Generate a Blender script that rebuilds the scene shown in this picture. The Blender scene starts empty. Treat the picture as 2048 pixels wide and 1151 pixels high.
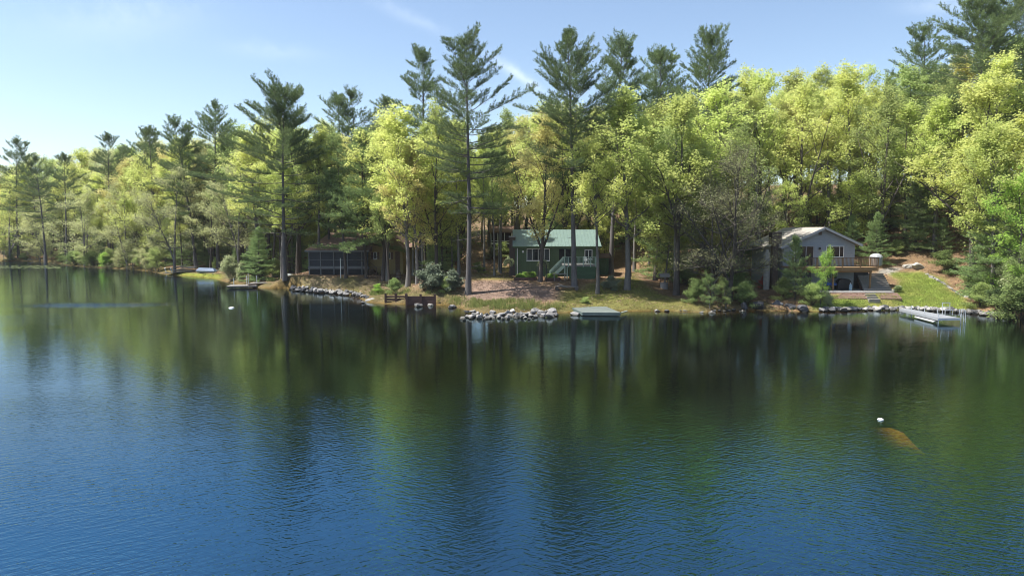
import bpy, math, random
import numpy as np
from mathutils import Vector, Matrix

scene = bpy.context.scene
C = scene.collection
R = math.radians
CAM_H, PITCH, F = 8.0, R(4.95), 1365.33
SINP, COSP = math.sin(PITCH), math.cos(PITCH)

# ---------------------------------------------------------------- survey helpers: photograph pixel -> place in the world
def ray(u, v):
    a = (u - 1024.0) / F; b = (v - 575.5) / F
    return a, COSP - b * SINP, -SINP - b * COSP
def at(u, v, Y):
    a, dy, dz = ray(u, v); t = Y / dy
    return (a * t, Y, CAM_H + dz * t)
def zof(v, Y): return at(1024, v, Y)[2]
def xof(u, Y, v=540): return at(u, v, Y)[0]
def on_level(u, v, z=0.0):
    a, dy, dz = ray(u, v); t = (z - CAM_H) / dz
    return (a * t, dy * t)
def pix(x, y, z):
    # world -> photograph pixel
    zz = z - CAM_H
    depth = y * COSP - zz * SINP; up = y * SINP + zz * COSP
    return 1024 + F * x / depth, 575.5 - F * up / depth

# ---------------------------------------------------------------- objects
def tag(o, label=None, cat=None, group=None, kind=None):
    if label: o['label'] = label
    if cat: o['category'] = cat
    if group: o['group'] = group
    if kind: o['kind'] = kind
    return o
def empty(name, loc=(0, 0, 0), rz=0.0, label=None, cat=None, group=None):
    o = bpy.data.objects.new(name, None); C.objects.link(o)
    o.location = loc; o.rotation_euler = (0, 0, rz); o.empty_display_size = 0.3
    return tag(o, label, cat, group)
def link_mesh(name, me, parent=None):
    o = bpy.data.objects.new(name, me); C.objects.link(o)
    if parent is not None: o.parent = parent
    return o
def copy_tree(o, parent=None):
    c = o.copy(); C.objects.link(c)
    if parent is not None: c.parent = parent
    for ch in list(o.children): copy_tree(ch, c)
    return c

def np_mesh(name, verts, faces, mat, smooth=False, nper=None):
    """verts (n,3) array; faces (m,k) array or list of such arrays"""
    me = bpy.data.meshes.new(name)
    verts = np.asarray(verts, np.float32)
    fl = faces if isinstance(faces, list) else [faces]
    fl = [np.asarray(f, np.int32) for f in fl if len(f)]
    me.vertices.add(len(verts)); me.vertices.foreach_set('co', verts.ravel())
    loops = np.concatenate([f.ravel() for f in fl])
    tot = np.concatenate([np.full(len(f), f.shape[1], np.int32) for f in fl])
    start = np.concatenate([[0], np.cumsum(tot)[:-1]]).astype(np.int32)
    me.loops.add(len(loops)); me.loops.foreach_set('vertex_index', loops)
    me.polygons.add(len(tot)); me.polygons.foreach_set('loop_start', start); me.polygons.foreach_set('loop_total', tot)
    if smooth: me.polygons.foreach_set('use_smooth', np.ones(len(tot), bool))
    me.materials.append(mat); me.update(calc_edges=True)
    return me

class MB:
    """collects boxes, bars, tubes and prisms into one mesh"""
    def __init__(s): s.v = []; s.f = []
    def add(s, vs, fs):
        n = len(s.v); s.v += [tuple(p) for p in vs]; s.f += [tuple(i + n for i in f) for f in fs]; return s
    def box(s, x0, x1, y0, y1, z0, z1):
        vs = [(x0,y0,z0),(x1,y0,z0),(x1,y1,z0),(x0,y1,z0),(x0,y0,z1),(x1,y0,z1),(x1,y1,z1),(x0,y1,z1)]
        return s.add(vs, [(0,3,2,1),(4,5,6,7),(0,1,5,4),(1,2,6,5),(2,3,7,6),(3,0,4,7)])
    def bar(s, p, q, w, h=None, up=(0,0,1)):
        p = Vector(p); q = Vector(q); d = (q - p).normalized(); h = h or w
        upv = Vector(up)
        if abs(d.dot(upv)) > .98: upv = Vector((0,1,0))
        a = d.cross(upv).normalized(); b = a.cross(d).normalized()
        vs = []
        for c in (p, q):
            for i, j in ((-1,-1),(1,-1),(1,1),(-1,1)): vs.append(c + a*(w/2*i) + b*(h/2*j))
        return s.add(vs, [(3,2,1,0),(4,5,6,7),(0,1,5,4),(1,2,6,5),(2,3,7,6),(3,0,4,7)])
    def tube(s, pts, r, n=8, cap=True):
        pts = [Vector(p) for p in pts]; rs = r if isinstance(r, (list, tuple)) else [r]*len(pts)
        base = len(s.v); m = len(pts)
        for i, p in enumerate(pts):
            d = (pts[min(i+1,m-1)] - pts[max(i-1,0)]).normalized()
            ref = Vector((0,0,1)) if abs(d.z) < .9 else Vector((1,0,0))
            a = d.cross(ref).normalized(); b = d.cross(a)
            for k in range(n):
                t = 2*math.pi*k/n; s.v.append(tuple(p + a*(rs[i]*math.cos(t)) + b*(rs[i]*math.sin(t))))
        for i in range(m-1):
            for k in range(n):
                s.f.append((base+i*n+k, base+i*n+(k+1)%n, base+(i+1)*n+(k+1)%n, base+(i+1)*n+k))
        if cap:
            s.f.append(tuple(base+k for k in range(n))[::-1]); s.f.append(tuple(base+(m-1)*n+k for k in range(n)))
        return s
    def lathe(s, prof, cx=0, cy=0, n=14):
        base = len(s.v); m = len(prof)
        for r, z in prof:
            for k in range(n):
                t = 2*math.pi*k/n; s.v.append((cx + r*math.cos(t), cy + r*math.sin(t), z))
        for i in range(m-1):
            for k in range(n):
                s.f.append((base+i*n+k, base+i*n+(k+1)%n, base+(i+1)*n+(k+1)%n, base+(i+1)*n+k))
        s.f.append(tuple(base+k for k in range(n))[::-1]); s.f.append(tuple(base+(m-1)*n+k for k in range(n)))
        return s
    def poly_y(s, pts, y0, y1):
        """outline (x,z) pushed from y0 to y1"""
        n = len(pts); vs = [(x,y0,z) for x,z in pts] + [(x,y1,z) for x,z in pts]
        fs = [tuple(range(n)), tuple(range(2*n-1, n-1, -1))] + [((i+1)%n, i, n+i, n+(i+1)%n) for i in range(n)]
        return s.add(vs, fs)
    def poly_x(s, pts, x0, x1):
        """outline (y,z) pushed from x0 to x1"""
        n = len(pts); vs = [(x0,y,z) for y,z in pts] + [(x1,y,z) for y,z in pts]
        fs = [tuple(range(n)), tuple(range(2*n-1, n-1, -1))] + [((i+1)%n, i, n+i, n+(i+1)%n) for i in range(n)]
        return s.add(vs, fs)
    def slab(s, quad, t):
        """a sloping board: four corner points, thickness t downward along its normal"""
        q = [Vector(p) for p in quad]; nrm = (q[1]-q[0]).cross(q[3]-q[0]).normalized()
        if nrm.z < 0: nrm = -nrm
        vs = q + [p - nrm*t for p in q]
        return s.add(vs, [(0,1,2,3),(7,6,5,4),(1,0,4,5),(2,1,5,6),(3,2,6,7),(0,3,7,4)])
    def mesh(s, name, mat, smooth=False):
        me = bpy.data.meshes.new(name); me.from_pydata(s.v, [], s.f); me.materials.append(mat)
        import bmesh
        bm = bmesh.new(); bm.from_mesh(me); bmesh.ops.recalc_face_normals(bm, faces=bm.faces); bm.to_mesh(me); bm.free()
        if smooth:
            for p in me.polygons: p.use_smooth = True
        return me
    def build(s, name, mat, parent=None, smooth=False): return link_mesh(name, s.mesh(name, mat, smooth), parent)

# ---------------------------------------------------------------- materials
MATS = {}
def nodes_of(m):
    m.use_nodes = True; nt = m.node_tree; nt.nodes.clear(); return nt
def N(nt, typ, **kw):
    n = nt.nodes.new(typ)
    for k, v in kw.items():
        if k in n.inputs: n.inputs[k].default_value = v
        else: setattr(n, k, v)
    return n
def mixc(nt, fac, a, b, blend='MIX'):
    n = nt.nodes.new('ShaderNodeMix'); n.data_type = 'RGBA'; n.blend_type = blend
    for sock, val in ((n.inputs[0], fac), (n.inputs[6], a), (n.inputs[7], b)):
        if hasattr(val, 'links') or isinstance(val, bpy.types.NodeSocket): nt.links.new(val, sock)
        else: sock.default_value = val if not isinstance(val, tuple) else (tuple(val) + (1,))[:4]
    return n.outputs[2]
def math_n(nt, op, a, b=0.0, c=0.0, clamp=False):
    n = nt.nodes.new('ShaderNodeMath'); n.operation = op; n.use_clamp = clamp
    for i, val in enumerate((a, b, c)):
        if isinstance(val, bpy.types.NodeSocket): nt.links.new(val, n.inputs[i])
        else: n.inputs[i].default_value = val
    return n.outputs[0]
def ramp(nt, fac, stops):
    n = nt.nodes.new('ShaderNodeValToRGB'); nt.links.new(fac, n.inputs[0])
    el = n.color_ramp.elements
    while len(el) < len(stops): el.new(0.5)
    for e, (p, c) in zip(el, stops): e.position = p; e.color = (tuple(c) + (1,))[:4]
    return n.outputs[0]
def noise(nt, vec, scale, detail=3, rough=0.55, dist=0.0):
    n = N(nt, 'ShaderNodeTexNoise', Scale=scale, Detail=detail, Roughness=rough, Distortion=dist)
    if vec is not None: nt.links.new(vec, n.inputs['Vector'])
    return n.outputs[0]

def surf(name, col, rough=0.7, var=0.25, scale=3.0, stretch=(1,1,1), bump=0.0, metallic=0.0, spec=0.3, fine=0.12, objrand=0.0, wet=False):
    """painted / wooden / stone surface: base colour broken up by two noises, light bump"""
    if name in MATS: return MATS[name]
    m = bpy.data.materials.new(name); nt = nodes_of(m)
    tc = N(nt, 'ShaderNodeTexCoord'); mp = N(nt, 'ShaderNodeMapping'); mp.inputs['Scale'].default_value = stretch
    nt.links.new(tc.outputs['Object'], mp.inputs[0])
    n1 = noise(nt, mp.outputs[0], scale, 5, .6); n2 = noise(nt, mp.outputs[0], scale*9, 2, .5)
    lo = tuple(c*(1-var) for c in col); hi = tuple(min(1, c*(1+var)) for c in col)
    c1 = ramp(nt, n1, [(.3, lo), (.7, hi)])
    c2 = mixc(nt, fine*2, c1, ramp(nt, n2, [(.35, tuple(c*.6 for c in col)), (.65, tuple(min(1,c*1.4) for c in col))]))
    if objrand:
        oi = N(nt, 'ShaderNodeObjectInfo'); hs = N(nt, 'ShaderNodeHueSaturation')
        v = math_n(nt, 'MULTIPLY_ADD', oi.outputs['Random'], objrand*2, 1-objrand); nt.links.new(v, hs.inputs['Value'])
        nt.links.new(c2, hs.inputs['Color']); c2 = hs.outputs[0]
    if wet:   # stone stays dark with water and algae up to the splash line
        g_ = N(nt, 'ShaderNodeNewGeometry'); sp_ = N(nt, 'ShaderNodeSeparateXYZ'); nt.links.new(g_.outputs['Position'], sp_.inputs[0])
        wf_ = math_n(nt, 'MULTIPLY_ADD', math_n(nt, 'ADD', sp_.outputs[2], math_n(nt, 'MULTIPLY_ADD', n1, -.35, .10)), -7.0, 1.0, True)
        c2 = mixc(nt, math_n(nt, 'MULTIPLY', wf_, .8), c2, (.035,.034,.022))
    b = N(nt, 'ShaderNodeBsdfPrincipled', Roughness=rough, Metallic=metallic)
    b.inputs['Specular IOR Level'].default_value = spec
    nt.links.new(c2, b.inputs['Base Color'])
    if bump:
        bn = N(nt, 'ShaderNodeBump', Strength=.6, Distance=bump); nt.links.new(math_n(nt, 'ADD', n1, math_n(nt, 'MULTIPLY', n2, .4)), bn.inputs['Height']); nt.links.new(bn.outputs[0], b.inputs['Normal'])
    o = N(nt, 'ShaderNodeOutputMaterial'); nt.links.new(b.outputs[0], o.inputs[0])
    MATS[name] = m; return m

def leafmat(name, a, b, trans=0.35, hue=0.02, val=0.18, gloss=0.25, clump=0.35):
    """foliage: two leaf tones mixed in clumps and per plant, part of the light passing through"""
    if name in MATS: return MATS[name]
    a = tuple(min(.8, c*1.2) for c in a); b = tuple(min(.8, c*1.2) for c in b)
    m = bpy.data.materials.new(name); nt = nodes_of(m)
    tc = N(nt, 'ShaderNodeTexCoord'); oi = N(nt, 'ShaderNodeObjectInfo'); geo = N(nt, 'ShaderNodeNewGeometry')
    n1 = noise(nt, tc.outputs['Object'], clump, 3, .6)
    fac = math_n(nt, 'MULTIPLY_ADD', geo.outputs['Random Per Island'], .35, math_n(nt, 'MULTIPLY_ADD', oi.outputs['Random'], .5, math_n(nt, 'MULTIPLY_ADD', n1, 1.6, -.75)), True)
    col = mixc(nt, fac, a, b)
    hs = N(nt, 'ShaderNodeHueSaturation', Saturation=.90); nt.links.new(col, hs.inputs['Color'])
    nt.links.new(math_n(nt, 'MULTIPLY_ADD', oi.outputs['Random'], hue*2, .5-hue), hs.inputs['Hue'])
    r2 = math_n(nt, 'FRACT', math_n(nt, 'MULTIPLY', oi.outputs['Random'], 17.31))
    nt.links.new(math_n(nt, 'MULTIPLY_ADD', r2, val*2, 1-val), hs.inputs['Value'])
    d = N(nt, 'ShaderNodeBsdfDiffuse'); t = N(nt, 'ShaderNodeBsdfTranslucent')
    tint = N(nt, 'ShaderNodeHueSaturation', Saturation=1.0, Value=1.15); nt.links.new(hs.outputs[0], tint.inputs['Color'])
    nt.links.new(hs.outputs[0], d.inputs[0]); nt.links.new(tint.outputs[0], t.inputs[0])
    m1 = N(nt, 'ShaderNodeMixShader'); m1.inputs[0].default_value = trans; nt.links.new(d.outputs[0], m1.inputs[1]); nt.links.new(t.outputs[0], m1.inputs[2])
    o = N(nt, 'ShaderNodeOutputMaterial'); nt.links.new(m1.outputs[0], o.inputs[0])
    MATS[name] = m; return m
# ---------------------------------------------------------------- camera, sun, sky
cam = bpy.data.cameras.new('camera'); co = bpy.data.objects.new('camera', cam); C.objects.link(co)
cam.sensor_width = 36; cam.lens = 36 * F / 2048; cam.clip_end = 6000; cam.clip_start = .1
co.location = (0, 0, CAM_H); co.rotation_euler = (math.pi/2 - PITCH, 0, 0); scene.camera = co
SUN_EL, SUN_AZ = R(58), R(-94)          # azimuth from +Y, negative = to the left
sd = Vector((math.sin(SUN_AZ)*math.cos(SUN_EL), math.cos(SUN_AZ)*math.cos(SUN_EL), math.sin(SUN_EL)))
sl = bpy.data.lights.new('sun', 'SUN'); sl.energy = 5.0; sl.angle = R(.5); sl.color = (1, .955, .88)
so = bpy.data.objects.new('sun', sl); C.objects.link(so); so.rotation_euler = sd.to_track_quat('Z', 'Y').to_euler(); so.location = (-60, 60, 90)

w = bpy.data.worlds.new('World'); scene.world = w; w.use_nodes = True; nt = w.node_tree; nt.nodes.clear()
sky = N(nt, 'ShaderNodeTexSky'); sky.sky_type = 'NISHITA'; sky.sun_disc = False
sky.sun_elevation = SUN_EL; sky.sun_rotation = SUN_AZ; sky.altitude = 50; sky.air_density = 1.0; sky.dust_density = .6; sky.ozone_density = 1.6
tc = N(nt, 'ShaderNodeTexCoord')
# thin cirrus: a short old vapour trail and a few faint wisps, laid out by direction in the sky
def sky_wisp(p, q, width, seed, amount):
    a = Vector((ray(*p)[0], ray(*p)[1], ray(*p)[2])).normalized(); b = Vector((ray(*q)[0], ray(*q)[1], ray(*q)[2])).normalized()
    mid = (a+b)/2; ln = (b-a).length; ax = (b-a).normalized(); nrm = mid.cross(ax).normalized()
    def dot(vec, off):
        s = N(nt, 'ShaderNodeVectorMath'); s.operation = 'SUBTRACT'; nt.links.new(tc.outputs['Generated'], s.inputs[0]); s.inputs[1].default_value = off
        d = N(nt, 'ShaderNodeVectorMath'); d.operation = 'DOT_PRODUCT'; nt.links.new(s.outputs[0], d.inputs[0]); d.inputs[1].default_value = vec
        return d.outputs['Value']
    n_ = noise(nt, tc.outputs['Generated'], 30 + seed, 5, .65)
    along = math_n(nt, 'DIVIDE', dot(ax, mid), ln*.55); across = math_n(nt, 'DIVIDE', dot(nrm, mid), width)
    across = math_n(nt, 'ADD', across, math_n(nt, 'MULTIPLY_ADD', n_, 1.6, -.8))
    e = math_n(nt, 'ADD', math_n(nt, 'POWER', math_n(nt, 'ABSOLUTE', along), 2.0), math_n(nt, 'POWER', math_n(nt, 'ABSOLUTE', across), 2.0))
    m = math_n(nt, 'POWER', 2.718, math_n(nt, 'MULTIPLY', e, -1.6))
    front = math_n(nt, 'GREATER_THAN', dot(mid.normalized(), (0,0,0)), .5)
    return math_n(nt, 'MULTIPLY', math_n(nt, 'MULTIPLY', m, front), math_n(nt, 'MULTIPLY', n_, amount*1.7))
tot = 0.0
for args in (((985,115),(1090,185),.008,1,.26), ((740,0),(900,70),.010,7,.09), ((440,95),(640,110),.012,13,.07), ((1800,15),(1960,8),.012,19,.12), ((60,60),(420,30),.03,23,.08)):
    s = sky_wisp(*args); tot = math_n(nt, 'ADD', tot, s)
hs = N(nt, 'ShaderNodeHueSaturation', Saturation=.95); nt.links.new(sky.outputs[0], hs.inputs['Color'])
csky = mixc(nt, math_n(nt, 'MINIMUM', tot, .8), mixc(nt, 1.0, hs.outputs[0], (1.0,1.0,1.0), 'MULTIPLY'), (9.5, 9.9, 10.2))
bg = N(nt, 'ShaderNodeBackground', Strength=.099); nt.links.new(csky, bg.inputs[0])
wo = N(nt, 'ShaderNodeOutputWorld'); nt.links.new(bg.outputs[0], wo.inputs[0])

scene.view_settings.view_transform = 'Standard'; scene.view_settings.look = 'None'
scene.view_settings.exposure = 1.0; scene.view_settings.gamma = 1
scene.render.engine = 'CYCLES'; cy = scene.cycles
cy.max_bounces = 8; cy.diffuse_bounces = 5; cy.glossy_bounces = 3; cy.transmission_bounces = 5; cy.transparent_max_bounces = 6; cy.volume_bounces = 0
cy.use_denoising = True; cy.filter_width = 1.0; cy.caustics_reflective = False; cy.caustics_refractive = False; cy.sample_clamp_indirect = 6

# ---------------------------------------------------------------- the lie of the land
SHORE_PX = [(0,522),(50,522),(100,524),(140,530),(180,534),(260,538),(300,542),(340,549),(385,553),(430,557),(452,563),(500,573),(540,577),(580,577),(630,582),(680,586),(716,589),(724,596),
            (735,604),(770,607),(830,609),(870,609),(905,612),(930,617),(945,626),(1000,628),(1060,627),(1110,626),(1150,624),(1200,621),(1250,622),(1290,622),(1340,622),(1400,624),(1450,621),(1500,619),(1560,622),(1620,623),
            (1660,622),(1720,620),(1800,619),(1850,620),(1900,622),(1950,626),(1985,631),(2010,634),(2048,638)]
SHORE = [on_level(u, v) for u, v in SHORE_PX]
WATER_POLY = np.array([(-900,-700),(-240,-700),(-225,20),(-220,120),(-205,190),(-175,215)] + SHORE + [(50,56.5),(56,50),(66,38),(74,15),(80,-40),(90,-700)][:] , float)
WATER_POLY = WATER_POLY[1:]
def signed_d(x, y):
    """distance from the water's edge, positive on land"""
    x = np.asarray(x, float); y = np.asarray(y, float); sh = x.shape; x = x.ravel(); y = y.ravel()
    best = np.full(x.shape, 1e9); inside = np.zeros(x.shape, bool); P = WATER_POLY; n = len(P)
    for i in range(n):
        x0, y0 = P[i]; x1, y1 = P[(i+1) % n]; dx, dy = x1-x0, y1-y0
        t = np.clip(((x-x0)*dx + (y-y0)*dy) / (dx*dx+dy*dy), 0, 1)
        best = np.minimum(best, np.hypot(x-x0-t*dx, y-y0-t*dy))
        c = (y0 > y) != (y1 > y)
        with np.errstate(divide='ignore', invalid='ignore'): inside ^= c & (x < (x1-x0)*(y-y0)/((y1-y0) if y1 != y0 else 1e-9) + x0)
    return np.where(inside, -best, best).reshape(sh)
def hnoise(x, y, k, seed):
    r = np.random.RandomState(seed); out = 0
    for i in range(6):
        a = r.rand()*6.28; f = k*(.6+r.rand()*1.2); out = out + np.sin((x*np.cos(a)+y*np.sin(a))*f + r.rand()*6.28)
    return out / 6
KX  = [-220,-140,-70,-45,-20,  5, 20, 28, 36, 44, 60, 120]
S1  = [ .10, .10,.09,.08,.07,.10,.10,.14,.16,.20,.28, .28]
D0  = [   6,   6, 12, 16, 20, 22, 16, 12, 12,  8,  5,   5]
S2  = [ .26, .26,.24,.20,.18,.20,.20,.27,.32,.34,.36, .36]
HM  = [  16,  16, 16, 15, 15, 17, 16, 18, 19, 20, 20,  20]
PX = xof
PADS = [  # x0,x1,y0,y1,z,blend : levelled ground
    (-7.0, 12.5, 77.0, 92, 2.32, 7.5), (29.2, 38.2, 69.6, 82, 1.56, 2.2), (-29.5, -13.5, 91.5, 104, 1.75, 4.0), (-5, 4, 103, 112, 5.0, 5)]
def ground(x, y):
    x = np.asarray(x, float); y = np.asarray(y, float); d = signed_d(x, y)
    dl = np.maximum(d, 0)
    s1 = np.interp(x, KX, S1); d0 = np.interp(x, KX, D0); s2 = np.interp(x, KX, S2); hm = np.interp(x, KX, HM)
    z = .42*(1-np.exp(-dl/.55)) + s1*np.minimum(dl, d0) + hm*(1-np.exp(-s2*np.maximum(dl-d0, 0)/hm))
    z = z + np.clip(dl/6, 0, 1)*.12*hnoise(x, y, .55, 3) + np.clip((dl-8)/20, 0, 1)*.55*hnoise(x, y, .13, 5)
    for x0, x1, y0, y1, pz, bl in PADS:
        q = np.hypot(np.maximum(np.maximum(x0-x, x-x1), 0), np.maximum(np.maximum(y0-y, y-y1), 0))
        t = np.clip(1-q/bl, 0, 1); t = t*t*(3-2*t); z = z*(1-t) + pz*t
    dw = np.maximum(-d, 0)
    zb = -(.30*dw*np.clip(dw/2.5,.25,1)) ; zb = np.maximum(zb, -4.0)
    return np.where(d >= 0, z, zb)
def gz(x, y): return float(ground(np.array([x]), np.array([y]))[0])
def hit(u, v, lo=40., hi=260.):
    """where the sight line through a pixel of the photograph meets the ground"""
    a, dy, dz = ray(u, v); Y = np.arange(lo, hi, .15); t = Y/dy
    z = CAM_H + dz*t; g = ground(a*t, Y); k = np.argmax((z <= np.maximum(g, 0)))
    return float(a*t[k]), float(Y[k]), float(max(g[k], 0))

xs = np.concatenate([np.linspace(-1500,-175,24), np.arange(-172,-60,1.4), np.arange(-60,62,.5), np.arange(62,100,2), np.linspace(102,1500,22)])
ys = np.concatenate([np.linspace(-900,46,22), np.arange(48,118,.5), np.arange(118,230,1.6), np.linspace(232,1800,24)])
GX, GY = np.meshgrid(xs, ys); GZ = ground(GX, GY); GD = signed_d(GX, GY)
nx, ny = len(xs), len(ys)
idx = np.arange(nx*ny).reshape(ny, nx)
faces = np.stack([idx[:-1,:-1], idx[:-1,1:], idx[1:,1:], idx[1:,:-1]], -1).reshape(-1, 4)

def soft(x, y, cx, cy, rx, ry, edge=.25):
    q = np.hypot((x-cx)/rx, (y-cy)/ry) + .22*hnoise(x, y, 1.1, 11); return np.clip((1+edge-q)/(2*edge), 0, 1)
def poly_mask(x, y, pts, edge=.8):
    P = np.array(pts, float); n = len(P); best = np.full(x.shape, 1e9); ins = np.zeros(x.shape, bool)
    for i in range(n):
        x0,y0 = P[i]; x1,y1 = P[(i+1)%n]; dx,dy = x1-x0,y1-y0
        t = np.clip(((x-x0)*dx+(y-y0)*dy)/(dx*dx+dy*dy+1e-9),0,1); best = np.minimum(best, np.hypot(x-x0-t*dx,y-y0-t*dy))
        c = (y0>y)!=(y1>y); ins ^= c & (x < (x1-x0)*(y-y0)/((y1-y0) if y1!=y0 else 1e-9)+x0)
    sdist = np.where(ins, best, -best) + .5*edge*hnoise(x, y, 1.6, 21)
    return np.clip(sdist/edge+.5, 0, 1)
def px_poly(pts): return [hit(u, v)[:2] for u, v in pts]
LAWN  = px_poly([(1625,618),(1640,596),(1660,592),(1790,592),(1800,560),(1778,545),(1840,545),(1882,560),(1915,590),(1950,617),(1930,623),(1720,618)])
MOSS  = px_poly([(1110,622),(1120,585),(1230,560),(1265,545),(1290,575),(1380,600),(1400,620),(1250,618)])
SAND  = px_poly([(930,600),(935,575),(960,560),(1020,562),(1110,575),(1120,600),(1050,604)])
MOSSB = px_poly([(600,580),(600,562),(640,553),(740,556),(830,560),(830,580),(730,588)])
PATHP = px_poly([(1756,548),(1780,548),(1800,540),(1810,535),(1775,535),(1757,540)])
GRASSL= px_poly([(335,551),(345,545),(440,548),(445,557),(400,556)])
DIRT  = px_poly([(945,560),(950,545),(1000,530),(1030,535),(1030,560)])
col = np.zeros((ny, nx, 3))
litter = np.array([.27,.18,.12]); lit2 = np.array([.16,.115,.065]); 
nz = (hnoise(GX,GY,.8,31)*.5+.5)[...,None]
col[:] = litter*nz + lit2*(1-nz)
def lay(mask, c): 
    global col
    col = col*(1-mask[...,None]) + np.array(c)*mask[...,None]
lay(np.clip(1-np.abs(GD-1.2)/2.2,0,1)*.7*(GX<26), (.085,.10,.032))
lay(poly_mask(GX,GY,LAWN,1.0), (.18,.25,.05))
lay(poly_mask(GX,GY,LAWN,2.0)*np.clip(hnoise(GX,GY,.9,41)*2-.2,0,1)*.7, (.30,.26,.10))
lay(poly_mask(GX,GY,MOSS,1.4), (.17,.17,.06))
lay(poly_mask(GX,GY,MOSS,2.0)*np.clip(hnoise(GX,GY,.7,47)*2.4,0,1)*.8, (.12,.145,.035))
lay(poly_mask(GX,GY,MOSSB,1.6), (.185,.155,.10))
lay(poly_mask(GX,GY,MOSSB,2.0)*np.clip(hnoise(GX,GY,.7,53)*2.4,0,1)*.7, (.15,.16,.045))
lay(poly_mask(GX,GY,DIRT,1.6), (.22,.19,.07))
lay(poly_mask(GX,GY,SAND,1.6), (.225,.165,.140))
lay(poly_mask(GX,GY,PATHP,.5), (.33,.32,.31))
lay(poly_mask(GX,GY,GRASSL,.8), (.22,.25,.05))
shal = np.clip(1+GD/7.0,0,1)
bed = np.array([.13,.09,.03])*shal[...,None] + np.array([.03,.028,.012])*(1-shal[...,None])
wet = (GD < 0)[...,None]
col = np.where(wet, bed, col)
gm = bpy.data.materials.new('ground_soil'); nt = nodes_of(gm)
ca = N(nt, 'ShaderNodeVertexColor', layer_name='soil'); tc = N(nt, 'ShaderNodeTexCoord')
n1 = noise(nt, tc.outputs['Object'], .9, 6, .65); n2 = noise(nt, tc.outputs['Object'], 7.5, 4, .7)
c1 = mixc(nt, 1.0, ca.outputs[0], ramp(nt, n1, [(.25,(.55,.55,.55)),(.75,(1.35,1.3,1.25))]), 'MULTIPLY')
c2 = mixc(nt, 1.0, c1, ramp(nt, n2, [(.3,(.45,.47,.42)),(.7,(1.5,1.45,1.4))]), 'MULTIPLY')
b = N(nt, 'ShaderNodeBsdfPrincipled', Roughness=.95); b.inputs['Specular IOR Level'].default_value = .1; nt.links.new(c2, b.inputs['Base Color'])
bn = N(nt, 'ShaderNodeBump', Strength=.9, Distance=.16); nt.links.new(n2, bn.inputs['Height']); nt.links.new(bn.outputs[0], b.inputs['Normal'])
o = N(nt, 'ShaderNodeOutputMaterial'); nt.links.new(b.outputs[0], o.inputs[0])
me = np_mesh('ground', np.stack([GX,GY,GZ],-1).reshape(-1,3), faces, gm, True)
at_ = me.attributes.new('soil', 'FLOAT_COLOR', 'POINT'); at_.data.foreach_set('color', np.concatenate([col.reshape(-1,3), np.ones((nx*ny,1))],1).astype(np.float32).ravel())
tag(link_mesh('ground', me), kind='structure')

# ---------------------------------------------------------------- the lake
ROCK_UW = on_level(1815, 868)           # a boulder just under the surface beside the buoy
wx = np.unique(np.concatenate([np.arange(12,20,.25), np.linspace(-1500,-150,18), np.arange(-140,70,1.0), np.linspace(72,1500,18)]))
wy = np.unique(np.concatenate([np.arange(20,32,.3), np.linspace(-900,5,14), np.arange(8,60,1.0), np.arange(60,130,.6), np.arange(130,230,2)]))
WX, WY = np.meshgrid(wx, wy); WD = signed_d(WX, WY); dep = np.where(WD<0, -ground(WX,WY), 0)
clear = np.where(WD<.5, np.exp(-np.maximum(dep-.05,0)/.5), 0)
widx = np.arange(WX.size).reshape(WX.shape); wf = np.stack([widx[:-1,:-1],widx[:-1,1:],widx[1:,1:],widx[1:,:-1]],-1).reshape(-1,4)
keep = (WD.ravel()[wf].min(1) < 1.5); wf = wf[keep]
wm = bpy.data.materials.new('lake_water'); nt = nodes_of(wm)
tc = N(nt, 'ShaderNodeTexCoord'); P = tc.outputs['Object']
def mapped(rot, sx, sy):
    mp = N(nt, 'ShaderNodeMapping'); mp.vector_type = 'TEXTURE'; mp.inputs['Rotation'].default_value = (0,0,rot); mp.inputs['Scale'].default_value = (1/sx,1/sy,1); nt.links.new(P, mp.inputs[0]); return mp.outputs[0]
r1 = noise(nt, mapped(R(30), 1.9, 6.2), 1.0, 2, .5, .25)
r2 = noise(nt, mapped(R(-26), 2.0, 7.0), 1.0, 2, .5, .25)
r3 = noise(nt, mapped(R(3), 3.5, 8), 1.0, 2, .5)
gust = math_n(nt, 'MULTIPLY_ADD', noise(nt, mapped(R(10), .045, .12), 1.0, 4, .6), 2.6, -.85, True)
side = noise(nt, mapped(R(60), .04, .07), 1.0, 2, .5)
sep0 = N(nt, 'ShaderNodeSeparateXYZ'); nt.links.new(P, sep0.inputs[0])
wgt = math_n(nt, 'ADD', math_n(nt, 'MULTIPLY_ADD', side, 1.6, -.35), math_n(nt, 'MULTIPLY', sep0.outputs[0], .02), 0, True)
h = math_n(nt, 'ADD', math_n(nt, 'ADD', math_n(nt, 'MULTIPLY', r1, math_n(nt, 'MULTIPLY_ADD', wgt, -.7, 1.0)), math_n(nt, 'MULTIPLY', r2, math_n(nt, 'MULTIPLY_ADD', wgt, .7, .3))), math_n(nt, 'MULTIPLY', r3, .16))
sep = N(nt, 'ShaderNodeSeparateXYZ'); nt.links.new(P, sep.inputs[0])
gp = on_level(215, 608)
ex = math_n(nt, 'POWER', math_n(nt, 'ABSOLUTE', math_n(nt, 'DIVIDE', math_n(nt, 'SUBTRACT', sep.outputs[0], gp[0]), 6.8)), 4.0)
ey = math_n(nt, 'POWER', math_n(nt, 'ABSOLUTE', math_n(nt, 'DIVIDE', math_n(nt, 'ADD', math_n(nt, 'SUBTRACT', sep.outputs[1], gp[1]), math_n(nt, 'MULTIPLY_ADD', r1, 1.2, -.6)), 2.2)), 2.0)
ruff = math_n(nt, 'POWER', 2.718, math_n(nt, 'MULTIPLY', math_n(nt, 'ADD', ex, ey), -1.0))
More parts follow.
